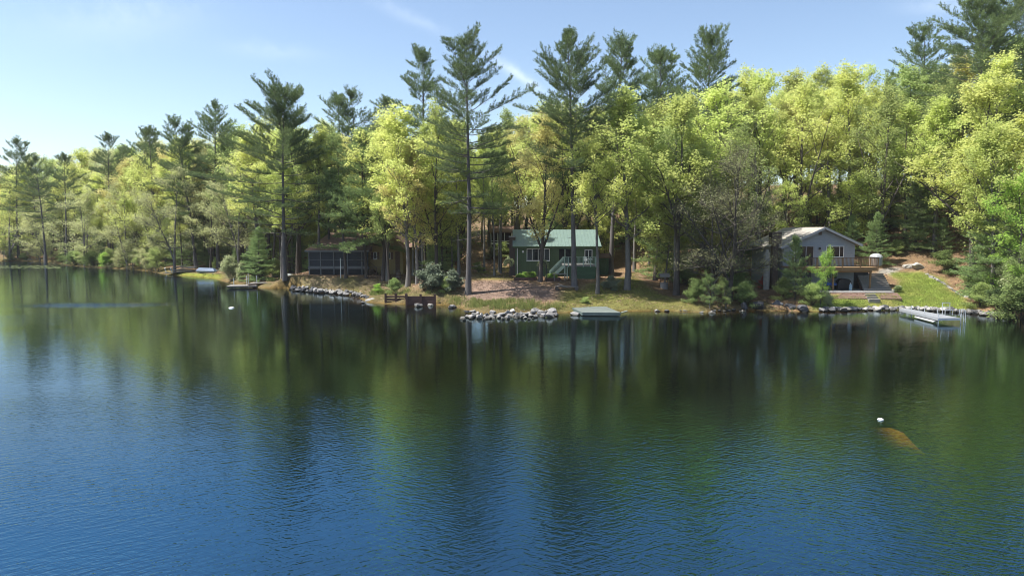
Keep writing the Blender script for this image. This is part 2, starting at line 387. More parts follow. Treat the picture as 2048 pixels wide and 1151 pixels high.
lee = N(nt, 'ShaderNodeMapRange'); nt.links.new(sep.outputs[1], lee.inputs[0]); lee.inputs[1].default_value = 13; lee.inputs[2].default_value = 38; lee.inputs[3].default_value = 1.1; lee.inputs[4].default_value = .22
amp = math_n(nt, 'ADD', math_n(nt, 'MULTIPLY', lee.outputs[0], math_n(nt, 'MULTIPLY_ADD', gust, .75, .4)), math_n(nt, 'MULTIPLY', ruff, 1.5))
bn = N(nt, 'ShaderNodeBump', Strength=1.0, Distance=WAVE if 'WAVE' in globals() else .036)
nt.links.new(math_n(nt, 'MULTIPLY', h, amp), bn.inputs['Height'])
body = N(nt, 'ShaderNodeBsdfDiffuse'); body.inputs[0].default_value = (.0045,.006,.003,1)
see = N(nt, 'ShaderNodeBsdfTransparent'); see.inputs[0].default_value = (.80,.67,.30,1)
cl = N(nt, 'ShaderNodeAttribute', attribute_name='clear')
cfac = math_n(nt, 'MULTIPLY', cl.outputs['Fac'], .93)
m1 = N(nt, 'ShaderNodeMixShader'); nt.links.new(cfac, m1.inputs[0]); nt.links.new(body.outputs[0], m1.inputs[1]); nt.links.new(see.outputs[0], m1.inputs[2])
gl = N(nt, 'ShaderNodeBsdfGlossy', Roughness=.02); gl.inputs[0].default_value = (.80,.92,1,1); nt.links.new(bn.outputs[0], gl.inputs['Normal'])
fr = N(nt, 'ShaderNodeFresnel', IOR=2.6); nt.links.new(bn.outputs[0], fr.inputs['Normal'])
nt.links.new(ramp(nt, fr.outputs[0], [(.27,(.27,.68,1.0)),(.37,(.52,.65,.70)),(.58,(.62,.76,.86))]), gl.inputs[0])  # sky blue painted into the gloss colour where the water is seen steeply
gb = N(nt, 'ShaderNodeNewGeometry'); ffac = math_n(nt, 'ADD', math_n(nt, 'MULTIPLY', math_n(nt, 'MULTIPLY', fr.outputs[0], 1.27, 0, True), math_n(nt, 'SUBTRACT', 1.0, gb.outputs['Backfacing'])), math_n(nt, 'MULTIPLY', gb.outputs['Backfacing'], .06))
m2 = N(nt, 'ShaderNodeMixShader'); nt.links.new(ffac, m2.inputs[0]); nt.links.new(m1.outputs[0], m2.inputs[1]); nt.links.new(gl.outputs[0], m2.inputs[2])
o = N(nt, 'ShaderNodeOutputMaterial'); nt.links.new(m2.outputs[0], o.inputs[0])
# the boulder under water lies in a clear patch that fades with its depth
ra, rb = np.array(on_level(1776,846)), np.array(on_level(1848,888)); rd = rb-ra; rt_ = np.clip(((WX-ra[0])*rd[0]+(WY-ra[1])*rd[1])/(rd@rd),0,1)
rk = np.hypot(WX-ra[0]-rt_*rd[0], WY-ra[1]-rt_*rd[1])/(.55+.5*rt_)*(1+.25*hnoise(WX,WY,3.0,77))
wv = np.stack([WX,WY,np.zeros_like(WX)],-1).reshape(-1,3)
me = np_mesh('lake_water', wv, wf, wm, True)
a_ = me.attributes.new('clear', 'FLOAT', 'POINT'); a_.data.foreach_set('value', np.maximum(clear, np.exp(-rk**2)*.72).astype(np.float32).ravel())
tag(link_mesh('water', me), kind='structure')
# ---------------------------------------------------------------- growing trees
class Limbs:
    """tapered branches gathered into one mesh of quads"""
    def __init__(s): s.V = []; s.Fq = []; s.n = 0
    def add(s, pts, r, k):
        pts = np.asarray(pts, float); m = len(pts); r = np.asarray(r, float)
        d = np.gradient(pts, axis=0); d /= np.linalg.norm(d, axis=1, keepdims=True) + 1e-9
        ref = np.where(np.abs(d[:, 2:3]) < .9, np.array([[0,0,1.]]), np.array([[1.,0,0]]))
        a = np.cross(d, ref); a /= np.linalg.norm(a, axis=1, keepdims=True) + 1e-9; b = np.cross(d, a)
        t = np.arange(k) * 2*np.pi/k
        ring = pts[:, None] + r[:, None, None]*(a[:, None]*np.cos(t)[None,:,None] + b[:, None]*np.sin(t)[None,:,None])
        s.V.append(ring.reshape(-1, 3))
        i = np.arange(m-1)[:, None]*k; j = np.arange(k)[None]
        s.Fq.append(np.stack([i+j, i+(j+1)%k, i+k+(j+1)%k, i+k+j], -1).reshape(-1, 4) + s.n); s.n += m*k
    def mesh(s, name, mat): return np_mesh(name, np.concatenate(s.V), np.concatenate(s.Fq), mat, True)

def leaf_quads(P, rs, L, W, up=.5, dirs=None, droop=0.):
    """small pointed leaf blades at the points P"""
    n = len(P); nr = rs.randn(n, 3); nr[:, 2] = np.abs(nr[:, 2]) + up; nr /= np.linalg.norm(nr, axis=1, keepdims=True)
    q = rs.randn(n, 3) if dirs is None else dirs + .35*rs.randn(n, 3)
    q[:, 2] -= droop
    t = q - nr*(q*nr).sum(1, keepdims=True); t /= np.linalg.norm(t, axis=1, keepdims=True) + 1e-9; s = np.cross(nr, t)
    sc = (.65 + .7*rs.rand(n))[:, None]; l = t*(L*sc/2); w_ = s*(W*sc/2)
    V = np.stack([P-l, P+w_*.9-l*.1, P+l, P-w_*.9-l*.1], 1).reshape(-1, 3)
    return V, np.arange(4*n).reshape(n, 4)

def curve_pts(p0, d0, length, n, rs, bend=0.0, wob=.08):
    """a branch: starts along d0, bends upward by `bend`, wanders"""
    p = np.array(p0, float); d = np.array(d0, float); d /= np.linalg.norm(d); out = [p.copy()]; st = length/(n-1)
    for i in range(n-1):
        d = d + np.array([0,0,bend/(n-1)]) + rs.randn(3)*wob; d /= np.linalg.norm(d); p = p + d*st; out.append(p.copy())
    return np.array(out)

def interp_path(path, t):
    f = t*(len(path)-1); i = min(int(f), len(path)-2); return path[i]*(1-(f-i)) + path[i+1]*(f-i)

def grow_leafy(seed, H, cb, CR, limbs=18, subs=6, twigs=5, leaves=22, leaf=.205, spread=.23, r0=None, lean=0., elev=(25, 68), shape=None, twist=.035, fork=0, top=.88, up=.55, sag=0., asym=None, bare=0.0):
    """a broadleaf tree: H height, cb height of the lowest limb as a share of H, CR crown radius"""
    rs = np.random.RandomState(seed); B = Limbs(); tips = []; TD = []
    r0 = r0 or H*.0125
    n = 9; trunk = curve_pts((0,0,-.4), (lean,0,1), H*top+.4, n, rs, .0, twist)
    hh = np.linspace(0, 1, n); B.add(trunk, np.maximum(r0*(1-hh)**.75*(1+.45*np.exp(-hh*22)), .02), 8)
    shape = shape or (lambda t: (math.sin(math.pi*min(1, .18+t*.82))**.7)*(1-.25*t) if t < .8 else max(.42, (math.sin(math.pi*min(1, .18+t*.82))**.7)*(1-.25*t)))
    trunks = [(trunk, 1.0)]
    for k in range(fork):
        t0 = rs.uniform(max(cb-.06, .1), cb+.12); p = interp_path(trunk, t0); a = rs.rand()*6.28
        ft = curve_pts(p, (math.cos(a)*.5, math.sin(a)*.5, 1), H*(top-t0)*rs.uniform(.75,.98), 7, rs, .15, .06)
        B.add(ft, np.linspace(r0*(1-t0)**.75*.75, .02, 7), 6); trunks.append((ft, .8))
    ga = rs.rand()*6.28
    for i in range(limbs):
        s = (i + rs.rand()*.9)/limbs; base, wgt = trunks[0] if not fork or i > limbs-5 or rs.rand() < .45 else trunks[rs.randint(1, len(trunks))]
        th = cb + (1-cb)*s**.9*.97
        if base is trunk: p = interp_path(trunk, th*1.0)
        else: p = interp_path(base, .15+.82*s)
        ga += 2.399 + rs.randn()*.5; e = R(elev[0] + (elev[1]-elev[0])*s + rs.randn()*8)
        L = CR*shape(s)*rs.uniform(.72, 1.18)*(wgt if base is not trunk else 1)
        if asym: L *= 1 + asym[1]*math.cos(ga-asym[0])
        path = curve_pts(p, (math.cos(ga)*math.cos(e), math.sin(ga)*math.cos(e), math.sin(e)), L, 6, rs, .25-sag, .10)
        rl = max(r0*(1-th)**.8*.5, .022); B.add(path, np.linspace(rl, .012, 6), 5)
        ns = max(3, int(subs*(.5+.7*L/CR)))
        for j in range(ns):
            t = .25 + .75*(j+rs.rand())/ns; q = interp_path(path, min(t, 1)); d = path[-1]-path[0]; d /= np.linalg.norm(d)
            side = rs.randn(3)*.8; side[2] = abs(side[2])*.6-sag; d2 = d*.75+side
            l2 = L*(.5-.22*t)*rs.uniform(.7, 1.2)
            sp = curve_pts(q, d2, max(l2, .6), 4, rs, .2-sag, .12); B.add(sp, np.linspace(max(rl*.38,.014), .008, 4), 3)
            nt_ = max(2, int(twigs*rs.uniform(.7, 1.3)))
            for k in range(nt_):
                tt = .3 + .7*(k+rs.rand())/nt_; qq = interp_path(sp, min(tt, 1)); d3 = d2/np.linalg.norm(d2)*.6 + rs.randn(3)*.7; d3[2] += .15-sag
                tw = curve_pts(qq, d3, rs.uniform(.45, 1.1)*H/18, 3, rs, .2-sag, .15); B.add(tw, (.009, .007, .004), 3)
                if rs.rand() >= bare: tips.append(tw[1:]); TD.append(d3)
    tip = np.array(tips); m = len(tip); nl = leaves
    nl *= .92; cnt = np.clip(rs.gamma(3, nl/3, m), 3, nl*2.4).astype(int)
    rep = np.repeat(np.arange(m), cnt); f = rs.rand(len(rep))[:, None]*1.15
    P = tip[rep, 0]*(1-f) + tip[rep, 1]*f + rs.randn(len(rep), 3)*spread*np.array([1,1,.62])
    V, Fq = leaf_quads(P, rs, leaf, leaf*.72, up)
    return B, V, Fq

def grow_pine(seed, H, cb, Lmax, prof, elev, whorl=.75, per=4, sub=9, tuft=5, blades=6, blade=.30, bw=.055, r0=None, lean=0., curve=0., gap=.17, jitter=.42, asym=None, leaders=0, dead=True, flat=.75):
    """a pine: tiers of long boughs carrying flat plumes of needles. prof/elev: (share of crown height, value) tables"""
    rs = np.random.RandomState(seed); B = Limbs(); TP = []; TDir = []
    r0 = r0 or H*.0115; n = 10
    trunk = curve_pts((0,0,-.4), (lean,0,1), H+.4, n, rs, 0, .012)
    trunk[:, 0] += curve*np.sin(np.linspace(0, math.pi, n)); hh = np.linspace(0, 1, n)
    B.add(trunk, np.maximum(r0*(1-hh)**.8*(1+.35*np.exp(-hh*25)), .02), 9)
    px_, py_ = zip(*prof); ex_, ey_ = zip(*elev); z = cb*H; ga = rs.rand()*6.28
    def bough(p, az, e, L, rb):
        d = (math.cos(az)*math.cos(e), math.sin(az)*math.cos(e), math.sin(e))
        path = curve_pts(p, d, L, 7, rs, .28 if e < .5 else .12, .05); B.add(path, np.linspace(rb, .010, 7), 4)
        dd = path[-1]-path[0]; dd /= np.linalg.norm(dd); side = np.cross(dd, (0,0,1)); side /= np.linalg.norm(side)+1e-9; upv = np.cross(side, dd)
        m = max(4, int(sub*L/3.2))
        for j in range(m):
            t = .22 + .78*(j+rs.rand()*.9)/m; q = interp_path(path, min(t, 1)); sg = 1 if j % 2 else -1
            l2 = min(1.6, L*.42)*(1.12-.72*t)*rs.uniform(.7, 1.25)
            d2 = dd*.75 + side*sg*rs.uniform(.55,1.0) + upv*rs.uniform(0,.55)*(1.3-flat); d2 /= np.linalg.norm(d2)
            sp = curve_pts(q, d2, max(l2,.35), 4, rs, .3, .08); B.add(sp, (.012,.01,.008,.005), 3)
            k = max(3, int(tuft*l2/.8)+1); ts = .12 + .88*(np.arange(k)+rs.rand(k))/k
            for a in ts: TP.append(interp_path(sp, min(a,1))); TDir.append(d2)
        k = max(3, int(L*1.6))
        for a in np.linspace(.55, 1, k): TP.append(interp_path(path, a)); TDir.append(dd)
    while z < H*.985:
        s = (z/H-cb)/(1-cb); p = interp_path(trunk, z/H)
        if rs.rand() > gap:
            k = max(2, int(round(per + rs.randn()*.8)))
            for i in range(k):
                ga += 2*math.pi/k + rs.randn()*.35
                L = Lmax*np.interp(s, px_, py_)*(1-jitter+2*jitter*rs.rand())
                if asym: L *= 1 + asym[1]*math.cos(ga-asym[0])
                bough(p + np.array([0,0,rs.uniform(-.2,.2)]), ga, R(np.interp(s, ex_, ey_)+rs.randn()*6), max(L, .4), max(r0*(1-z/H)**.8*.36, .018))
            ga += .9
        z += whorl*rs.uniform(.7, 1.35)*(1-.45*s)
    for i in range(5): bough(interp_path(trunk, .955+.01*i), i*1.3+rs.rand(), R(66+rs.randn()*8), max(.5, Lmax*.16), .02)
    for i in range(leaders):
        t = rs.uniform(.72, .88); p = interp_path(trunk, t); az = rs.rand()*6.28; L = H*(1-t)*rs.uniform(.8, 1.1)
        ld = curve_pts(p, (math.cos(az)*.45, math.sin(az)*.45, 1), L, 5, rs, .2, .05); B.add(ld, np.linspace(r0*.25, .02, 5), 5)
        for a in np.linspace(.2, 1, 7):
            for q in range(3): bough(interp_path(ld, a), rs.rand()*6.28, R(35+rs.randn()*12), Lmax*.34*(1.1-.6*a)*rs.uniform(.7,1.2), .03)
    if dead:
        for i in range(10):
            t = rs.uniform(cb*.35, cb); az = rs.rand()*6.28; B.add(curve_pts(interp_path(trunk, t), (math.cos(az),math.sin(az),rs.uniform(-.15,.2)), rs.uniform(.6,3.0), 4, rs, 0, .12), (.03,.02,.014,.006), 3)
    P = np.array(TP); D = np.array(TDir); D /= np.linalg.norm(D, axis=1, keepdims=True); m = len(P)
    rep = np.repeat(np.arange(m), blades); k = len(rep)
    d = D[rep] + rs.randn(k,3)*np.array([.55,.55,.42]); d[:,2] += .32; d /= np.linalg.norm(d, axis=1, keepdims=True)
    base = P[rep] + rs.randn(k,3)*.07; L = blade*(.7+.6*rs.rand(k))[:,None]
    s = np.cross(d, rs.randn(k,3)); s /= np.linalg.norm(s, axis=1, keepdims=True)+1e-9
    tip = base + d*L; mid = base + d*L*.5
    V = np.stack([base, mid+s*bw/2, tip, mid-s*bw/2], 1).reshape(-1,3)
    return B, V, np.arange(4*k).reshape(k,4)

BARK  = surf('bark_grey', (.165,.155,.145), .95, .35, 2.2, (1,1,.25), .03, spec=.1, objrand=.25)
BARKD = surf('bark_dark', (.085,.074,.066), .95, .35, 2.5, (1,1,.2), .03, spec=.1, objrand=.2)
BARKP = surf('bark_pine', (.125,.117,.115), .95, .4, 2.0, (1,1,.22), .04, spec=.1, objrand=.2)
BARKW = surf('bark_birch', (.42,.40,.36), .85, .35, 1.6, (1,1,2.5), .01, spec=.1, objrand=.15)
LEAF = {
 'spring': leafmat('leaf_spring', (.40,.47,.120), (.54,.54,.145), .54, .010, .14),
 'lime':   leafmat('leaf_lime',   (.35,.43,.105), (.49,.53,.13), .54, .010, .12),
 'gold':   leafmat('leaf_gold',   (.54,.49,.17), (.49,.48,.15), .48, .010, .10),
 'mid':    leafmat('leaf_mid',    (.23,.31,.09), (.36,.42,.125), .5, .012, .15),
 'deep':   leafmat('leaf_deep',   (.14,.205,.06), (.22,.29,.085), .38, .012, .16),
 'olive':  leafmat('leaf_olive',  (.36,.40,.18), (.46,.46,.20), .42, .012, .12),
 'buds':   leafmat('leaf_buds',   (.165,.165,.085), (.22,.23,.105), .35, .02, .15),
 'pine':   leafmat('needle_pine', (.10,.155,.062), (.16,.21,.072), .25, .010, .14, .06),
 'hem':    leafmat('needle_soft', (.14,.215,.075), (.23,.305,.10), .30, .010, .14, .06),
 'pale':   leafmat('leaf_pale',   (.30,.35,.17), (.42,.46,.25), .38, .012, .10),
 'dark':   leafmat('leaf_dark',   (.042,.075,.028), (.085,.12,.042), .2, .012, .15, .15),
 'rhodo':  leafmat('leaf_rhodo',  (.10,.14,.08), (.22,.25,.17), .15, .012, .12, .5),  # paler tones paint in the whitish sheen of reflective leaves
 'bright': leafmat('leaf_bright', (.20,.36,.045), (.33,.48,.065), .5, .010, .10),
 'red':    leafmat('leaf_red',    (.50,.08,.045), (.40,.09,.05), .35, .01, .1),
}
PROTO = {}
def proto(key, B, V, Fq, leaf, bark, H, crown='crown'):
    H = float(np.percentile(V[:,2], 99.95))      # the height it really grew to
    PROTO[key] = (B.mesh(key+'_wood', bark), np_mesh(key+'_leaves', V, Fq, LEAF[leaf]), H, leaf, crown)
def plant(name, key, x, y, H, label, cat, group=None, rz=None, leaf=None, wide=1.0, z=None, tilt=None, rng=random):
    tm, cm, H0, lf, _ = PROTO[key]; s = H/H0
    o = empty(name, (x, y, (gz(x, y) if z is None else z) - .05), rng.random()*6.28 if rz is None else rz, label, cat, group)
    o.scale = (s*wide, s*wide, s)
    if tilt: o.rotation_euler = (tilt[1], tilt[0], o.rotation_euler[2])
    small = cat in ('shrub', 'plant')
    link_mesh('stem' if small else 'trunk', tm, o); c = link_mesh('foliage' if small else 'crown', cm, o)
    if leaf and leaf != lf:
        c.material_slots[0].link = 'OBJECT'; c.material_slots[0].material = LEAF[leaf]
    return o
# --- broadleaf kinds (grown once, set out many times)
proto('round_a', *grow_leafy(11, 18, .26, 5.0, 24, 7, 5, 26), 'spring', BARK, 18)
proto('round_b', *grow_leafy(12, 18, .30, 4.6, 24, 7, 5, 24, fork=2), 'spring', BARKD, 18)
proto('open_a',  *grow_leafy(13, 19, .36, 4.8, 21, 6, 5, 22, fork=1, spread=.25), 'gold', BARK, 19)
proto('open_b',  *grow_leafy(14, 17, .26, 5.0, 22, 6, 5, 22, fork=2, spread=.25), 'spring', BARKD, 17)
proto('tall_a',  *grow_leafy(15, 21, .42, 4.0, 22, 7, 5, 24), 'lime', BARK, 21)
proto('tall_b',  *grow_leafy(16, 20, .30, 4.0, 24, 6, 5, 24, fork=1), 'mid', BARKD, 20)
proto('low_a',   *grow_leafy(17, 12, .14, 3.8, 20, 6, 5, 20, leaf=.16, fork=1, elev=(12,60)), 'mid', BARKD, 12)
proto('low_b',   *grow_leafy(18, 9, .12, 3.0, 18, 6, 5, 18, leaf=.15, elev=(8,55)), 'lime', BARK, 9)
proto('layer_a', *grow_leafy(19, 12, .10, 5.2, 20, 7, 6, 18, leaf=.15, elev=(2,50), fork=2, sag=.12, spread=.26), 'olive', BARK, 12)
proto('layer_b', *grow_leafy(20, 13, .16, 4.8, 19, 7, 6, 15, leaf=.15, elev=(5,55), fork=1, sag=.08, spread=.28), 'olive', BARK, 13)
proto('twiggy',  *grow_leafy(21, 13, .12, 4.4, 26, 8, 8, 9, leaf=.10, elev=(10,60), fork=3, spread=.26, bare=.05), 'buds', BARKD, 13)
proto('slim',    *grow_leafy(22, 14, .30, 2.2, 16, 5, 4, 16, leaf=.15), 'lime', BARKD, 14)
proto('bush_a',  *grow_leafy(23, 3, .06, 1.8, 26, 6, 5, 16, leaf=.13, spread=.2, r0=.035, fork=4, elev=(10,70), top=.8), 'mid', BARKD, 3)
proto('bush_b',  *grow_leafy(24, 3, .05, 1.5, 26, 6, 5, 18, leaf=.12, spread=.18, r0=.03, fork=5, elev=(25,75), top=.8), 'pale', BARK, 3)
proto('rhodo',   *grow_leafy(25, 3, .04, 2.1, 30, 7, 5, 22, leaf=.17, spread=.2, r0=.04, fork=5, elev=(5,65), top=.75, up=.9), 'rhodo', BARKD, 3)
proto('weeds',   *grow_leafy(26, 1.2, .02, .8, 22, 5, 4, 12, leaf=.10, spread=.12, r0=.012, fork=4, elev=(25,80), top=.8), 'bright', BARKD, 1.2)
# --- conifers
up_ = [(0,-4),(.35,4),(.65,20),(.85,38),(1,62)]
proto('pine_small_top', *grow_pine(31, 24, .50, 4.2, [(0,.8),(.3,1),(.7,.75),(.9,.45),(1,.15)], up_, whorl=.8, per=4, sub=9, tuft=5), 'pine', BARKP, 24)
proto('pine_far', *grow_pine(32, 23, .42, 4.4, [(0,.7),(.3,1),(.6,.8),(.88,.5),(1,.2)], up_, whorl=.95, per=4, sub=8, tuft=5, jitter=.4, leaders=1), 'pine', BARKP, 23)
proto('young_pine', *grow_pine(33, 9, .12, 2.3, [(0,1),(.4,.85),(.8,.4),(1,.1)], [(0,8),(.5,22),(1,55)], whorl=.5, per=5, sub=9, tuft=5, blades=6, blade=.24, bw=.05, gap=0, dead=False), 'hem', BARKD, 9)
proto('high_hemlock', *grow_pine(35, 14, .27, 3.6, [(0,1),(.4,.9),(.85,.4),(1,.1)], [(0,-10),(.5,6),(1,50)], whorl=.5, per=5, sub=10, tuft=6, blades=5, blade=.22, bw=.06, gap=.1, flat=1.1), 'hem', BARKD, 14)
proto('hemlock', *grow_pine(34, 12, .06, 3.2, [(0,1),(.5,.7),(.85,.35),(1,.08)], [(0,-6),(.5,6),(1,50)], whorl=.42, per=5, sub=10, tuft=6, blades=5, blade=.2, bw=.06, gap=.03, dead=False, flat=1.1), 'hem', BARKD, 12)
# ---------------------------------------------------------------- the forest
random.seed(7)
def span(v_top, x, y, z): return zof(v_top, y) - z
# tall white pines, each grown to the shape it has in the photograph: (label, base u, base v or depth, top (u, v), spec)
def tall_pine(label, u, v, top, seed, cb, Lmax, prof, elev, Y=None, group=None, **kw):
    if Y is None: x, y, z = hit(u, v)
    else: y = Y; x = xof(u, Y, v); z = gz(x, y)
    H = (zof(top[1], y) - z)*.94; xt = xof(top[0], y, top[1]); 
    B, V, Fq = grow_pine(seed, H, cb, Lmax, prof, elev, lean=(xt-x)/H, **kw)
    k_ = (zof(top[1], y) - z)/float(np.percentile(V[:,2], 99.9)); V = V*np.array([1,1,k_])
    for w_ in B.V: w_[:,2] *= k_
    o = empty('white_pine', (x, y, z-.05), 0, label, 'pine tree', group)
    link_mesh('trunk', B.mesh('pine_wood', BARKP), o); link_mesh('crown', np_mesh('pine_needles', V, Fq, LEAF['pine']), o)
    return o
flat_top = [(0,.55),(.15,.85),(.4,1),(.6,.72),(.8,.62),(.92,.42),(1,.2)]
broad_top= [(0,.45),(.12,.75),(.3,1.0),(.55,.95),(.68,.55),(.8,.55),(.93,.38),(1,.15)]
spire    = [(0,.5),(.15,.9),(.3,1),(.5,.85),(.7,.66),(.85,.42),(1,.08)]
candle   = [(0,.8),(.25,1),(.5,.8),(.75,.66),(.9,.48),(1,.2)]
e_flat = [(0,-8),(.4,2),(.6,14),(.8,32),(1,62)]; e_up = [(0,-6),(.3,4),(.5,18),(.75,36),(1,66)]
tall_pine('tall white pine with a leaning trunk beside the low wooden dock', 570, 557, (545,150), 101, .26, 7.3, flat_top, e_flat, leaders=2, per=4, whorl=.8, asym=(math.pi, .18))
tall_pine('tallest white pine, its bare straight trunk standing on the sandy clearing', 936, 588, (938,50), 102, .34, 5.3, broad_top, e_flat, leaders=1, per=4, whorl=.85, gap=.2, asym=(.4,.12))
tall_pine('tall pointed white pine rising in front of the green cabin', 1149, 571, (1147,54), 103, .42, 5.2, spire, e_up, per=5, whorl=.75, gap=.05)
tall_pine('white pine with an upswept crown close behind the pointed pine of the green cabin', 1222, 560, (1236,66), 104, .55, 4.2, flat_top, e_up, Y=86, leaders=1, per=4)
tall_pine('white pine with an open candelabra top over the yellow-green maples', 1400, 560, (1416,56), 115, .50, 5.0, candle, e_up, Y=88, per=5, gap=.06, whorl=.8)
tall_pine('thin white pine with a one-sided upswept top beside the tallest pine', 840, 545, (836,92), 106, .50, 4.4, flat_top, e_up, Y=93, per=4, gap=.12, asym=(math.pi,.28))
tall_pine('white pine with two crooked leaders above the stacked dock sections on the far bank', 393, 536, (358,232), 107, .32, 5.2, flat_top, e_flat, leaders=2, per=4, gap=.2)
tall_pine('conical white pine rising over the far bank behind the leaning shrubs', 436, 520, (429,200), 108, .45, 4.8, spire, e_up, Y=122, per=4, gap=.1)
for k, (u, vt, Y, lab) in enumerate([(690,186,112,'white pine top showing above gold crowns behind the brown cabin'), (722,170,114,'taller of the white pines behind the brown cabin'), (766,188,118,'small white pine tip between the brown cabin pines and the one-sided pine'),
        (1290,92,99,'narrow white pine top peeping over the big yellow-green maple'), (1325,94,97,'rounded white pine top beside the narrow one over the maple'),
        (1845,42,100,'white pine standing alone on the ridge above the grey house'), (215,262,150,'dark flat-topped white pine on the skyline of the far shore'),
        (285,252,152,'paired white pine tip with its twin on the far skyline'), (310,250,146,'shorter-trunked white pine twin on the far skyline'), (85,306,158,'blue-green pine half hidden in the far shore woods'),
        (128,303,152,'blue-green pine with a drooping crown in the far shore woods'), (30,270,172,'flat-topped pine farthest along the shore'), (255,290,165,'small pine poking out behind the flat-topped far pine')]):
    x = xof(u, Y, 400); z = gz(x, Y); H = zof(vt, Y) - z
    plant('white_pine', 'pine_far' if k % 2 else 'pine_small_top', x, Y, H, lab, 'pine tree', rz=k*1.7, wide=.9 if Y > 140 else 1.05)
tall_pine('huge broad white pine filling the corner above the ridge over the grey house', 1990, 500, (1965,-25), 109, .45, 7.4, flat_top, e_flat, Y=86, leaders=2, per=5, whorl=.75)
tall_pine('second broad pine at the edge of the picture beyond the huge corner pine', 2046, 480, (2050,-50), 110, .5, 6.0, flat_top, e_up, Y=92, leaders=1, per=4)

# the nearer broadleaf trees: trunk foot at (u, v), top at v_top
FRONT = [
 # key, leaf, u, v, vtop, wide, label, cat, name, bark
 ('tall_a','spring',640,548,250,.9,'slender leafy tree against the porch end of the brown cabin'),
 ('tall_b','mid',656,546,262,.85,'dark thin tree just in front of the dark porch screens'),
 ('tall_b','deep',692,556,262,.8,'slim dark trunk in front of the middle of the screened porch'),
 ('tall_b','mid',600,546,255,.9,'dark straight tree between the low dock and the brown cabin'),
 ('tall_a','lime',584,545,270,.8,'thin dark-stemmed tree close beside the leaning pine'),
 ('tall_b','deep',546,548,300,.9,'dark slim tree behind the upturned boat'),
 ('open_b','spring',766,560,212,1.05,'first of two close trunks on the lawn before the tan gable'),
 ('tall_a','spring',775,561,235,.9,'second of two close trunks on the lawn before the tan gable'),
 ('round_a','spring',815,574,205,1.0,'leaning grey-barked tree with a pale yellow crown by the timber bulkhead'),
 ('open_b','lime',875,556,188,.9,'crooked grey tree growing out of the large rhododendron'),
 ('tall_a','spring',918,548,238,.85,'straight grey tree tucked behind the tallest pine trunk'),
 ('open_b','gold',1080,563,215,1.0,'golden young-leaved tree standing by the garden bed and its arbor'),
 ('open_a','spring',1195,587,262,.95,'slim grey tree with a high airy crown on the mossy bank'),
 ('round_a','lime',1254,578,165,1.15,'big yellow-green maple beside the pale-edged shrub'),
 ('tall_b','mid',1310,561,250,1.0,'dark double tree by the wishing well'),
 ('round_b','lime',1352,590,178,1.1,'tall maple with a dark trunk at the edge of the mossy lawn'),
 ('open_b','mid',1480,585,240,.85,'dark-trunked tree in the thicket beside the stone boulders'),
 ('round_b','spring',1940,575,150,1.15,'broad yellow-green tree on the bank above the lawn slope'),
 ('tall_a','spring',1742,470,160,1.0,'straight dark trunk with a light crown behind the wooden deck'),
 ('open_a','gold',1600,470,190,1.15,'bronze-gold oak arching over the grey house'),
 ('round_a','lime',1980,600,235,1.0,'leaning maple on the stone-edged bank beyond the metal dock'),
]
for key, leaf, u, v, vt, wd, lab in FRONT:
    x, y, z = hit(u, v); H = zof(vt, y) - z
    plant('leafy_tree', key, x, y, H, lab, 'tree', leaf=leaf, wide=wd)
for key, leaf, u, v, vt, wd, lab, nm, cat in [
 ('high_hemlock','hem',733,556,255,1.0,'feathery green pine hanging its boughs across the brown cabin roof','young_pine','pine tree'),
 ('young_pine','hem',660,560,330,.0,'',None,None),
 ('hemlock','hem',1335,560,330,1.0,'dark feathery conifer behind the wishing well','young_pine','pine tree'),
 ('hemlock','hem',1985,596,330,.95,'olive-green hemlock leaning over the stone-edged bank','young_pine','pine tree'),
 ('young_pine','hem',1590,600,468,1.0,'small bushy young pine standing before the grey house','young_pine','pine tree'),
 ('hemlock','hem',1830,500,330,1.0,'feathery hemlock at the top of the lawn slope','young_pine','pine tree'),
 ('twiggy','buds',1460,602,268,1.25,'grey twiggy tree with hardly a leaf beside the grey house','bare_tree','tree'),
 ('twiggy','buds',1425,600,330,1.0,'second twiggy budding tree, the smaller, in the dark thicket','bare_tree','tree'),
 ('low_b','bright',1640,612,488,.75,'little pale-leaved tree hiding one end of the wooden deck','small_tree','tree'),
 ('low_a','bright',2030,615,330,1.05,'bright green maple overhanging the water at the picture edge','leafy_tree','tree'),
 ('low_b','bright',1998,600,455,1.0,'low bright green maple spray above the stone edging','small_tree','tree'),
 ('low_a','deep',2050,640,470,1.0,'dark shoreline thicket tree beneath the bright maple','small_tree','tree'),
 ('layer_a','olive',170,533,370,1.1,'pale olive tree spreading in layers over the far water edge','shore_tree','tree'),
 ('layer_b','olive',90,524,385,1.1,'buff-tinted shore tree with branches sweeping down to the water','shore_tree','tree'),
 ('layer_a','olive',255,538,360,1.0,'olive shore tree beside the bright green bush','shore_tree','tree'),
 ('layer_b','olive',350,545,330,1.0,'leaning olive shore tree with a slanting dark trunk','shore_tree','tree'),
 ('layer_a','spring',20,520,350,1.0,'yellowish layered tree where the shore turns away','shore_tree','tree'),
 ('layer_b','olive',420,530,310,.9,'pale layered tree behind the crooked two-leader pine','shore_tree','tree'),
 ('layer_b','olive',478,548,300,.9,'pale feathery tree next to the olive bush by the low dock','shore_tree','tree'),
 ('layer_a','spring',310,530,300,1.0,'yellow layered tree on the bank behind the leaning olive tree','shore_tree','tree'),
 ('low_a','olive',130,522,400,1.0,'small grey-green tree just behind the buff shore tree','shore_tree','tree')]:
    if not nm: continue
    x, y, z = hit(u, v); H = zof(vt, y) - z
    plant(nm, key, x, y, H, lab, cat, leaf=leaf, wide=wd, rz=(u*1.37) % 6.28)

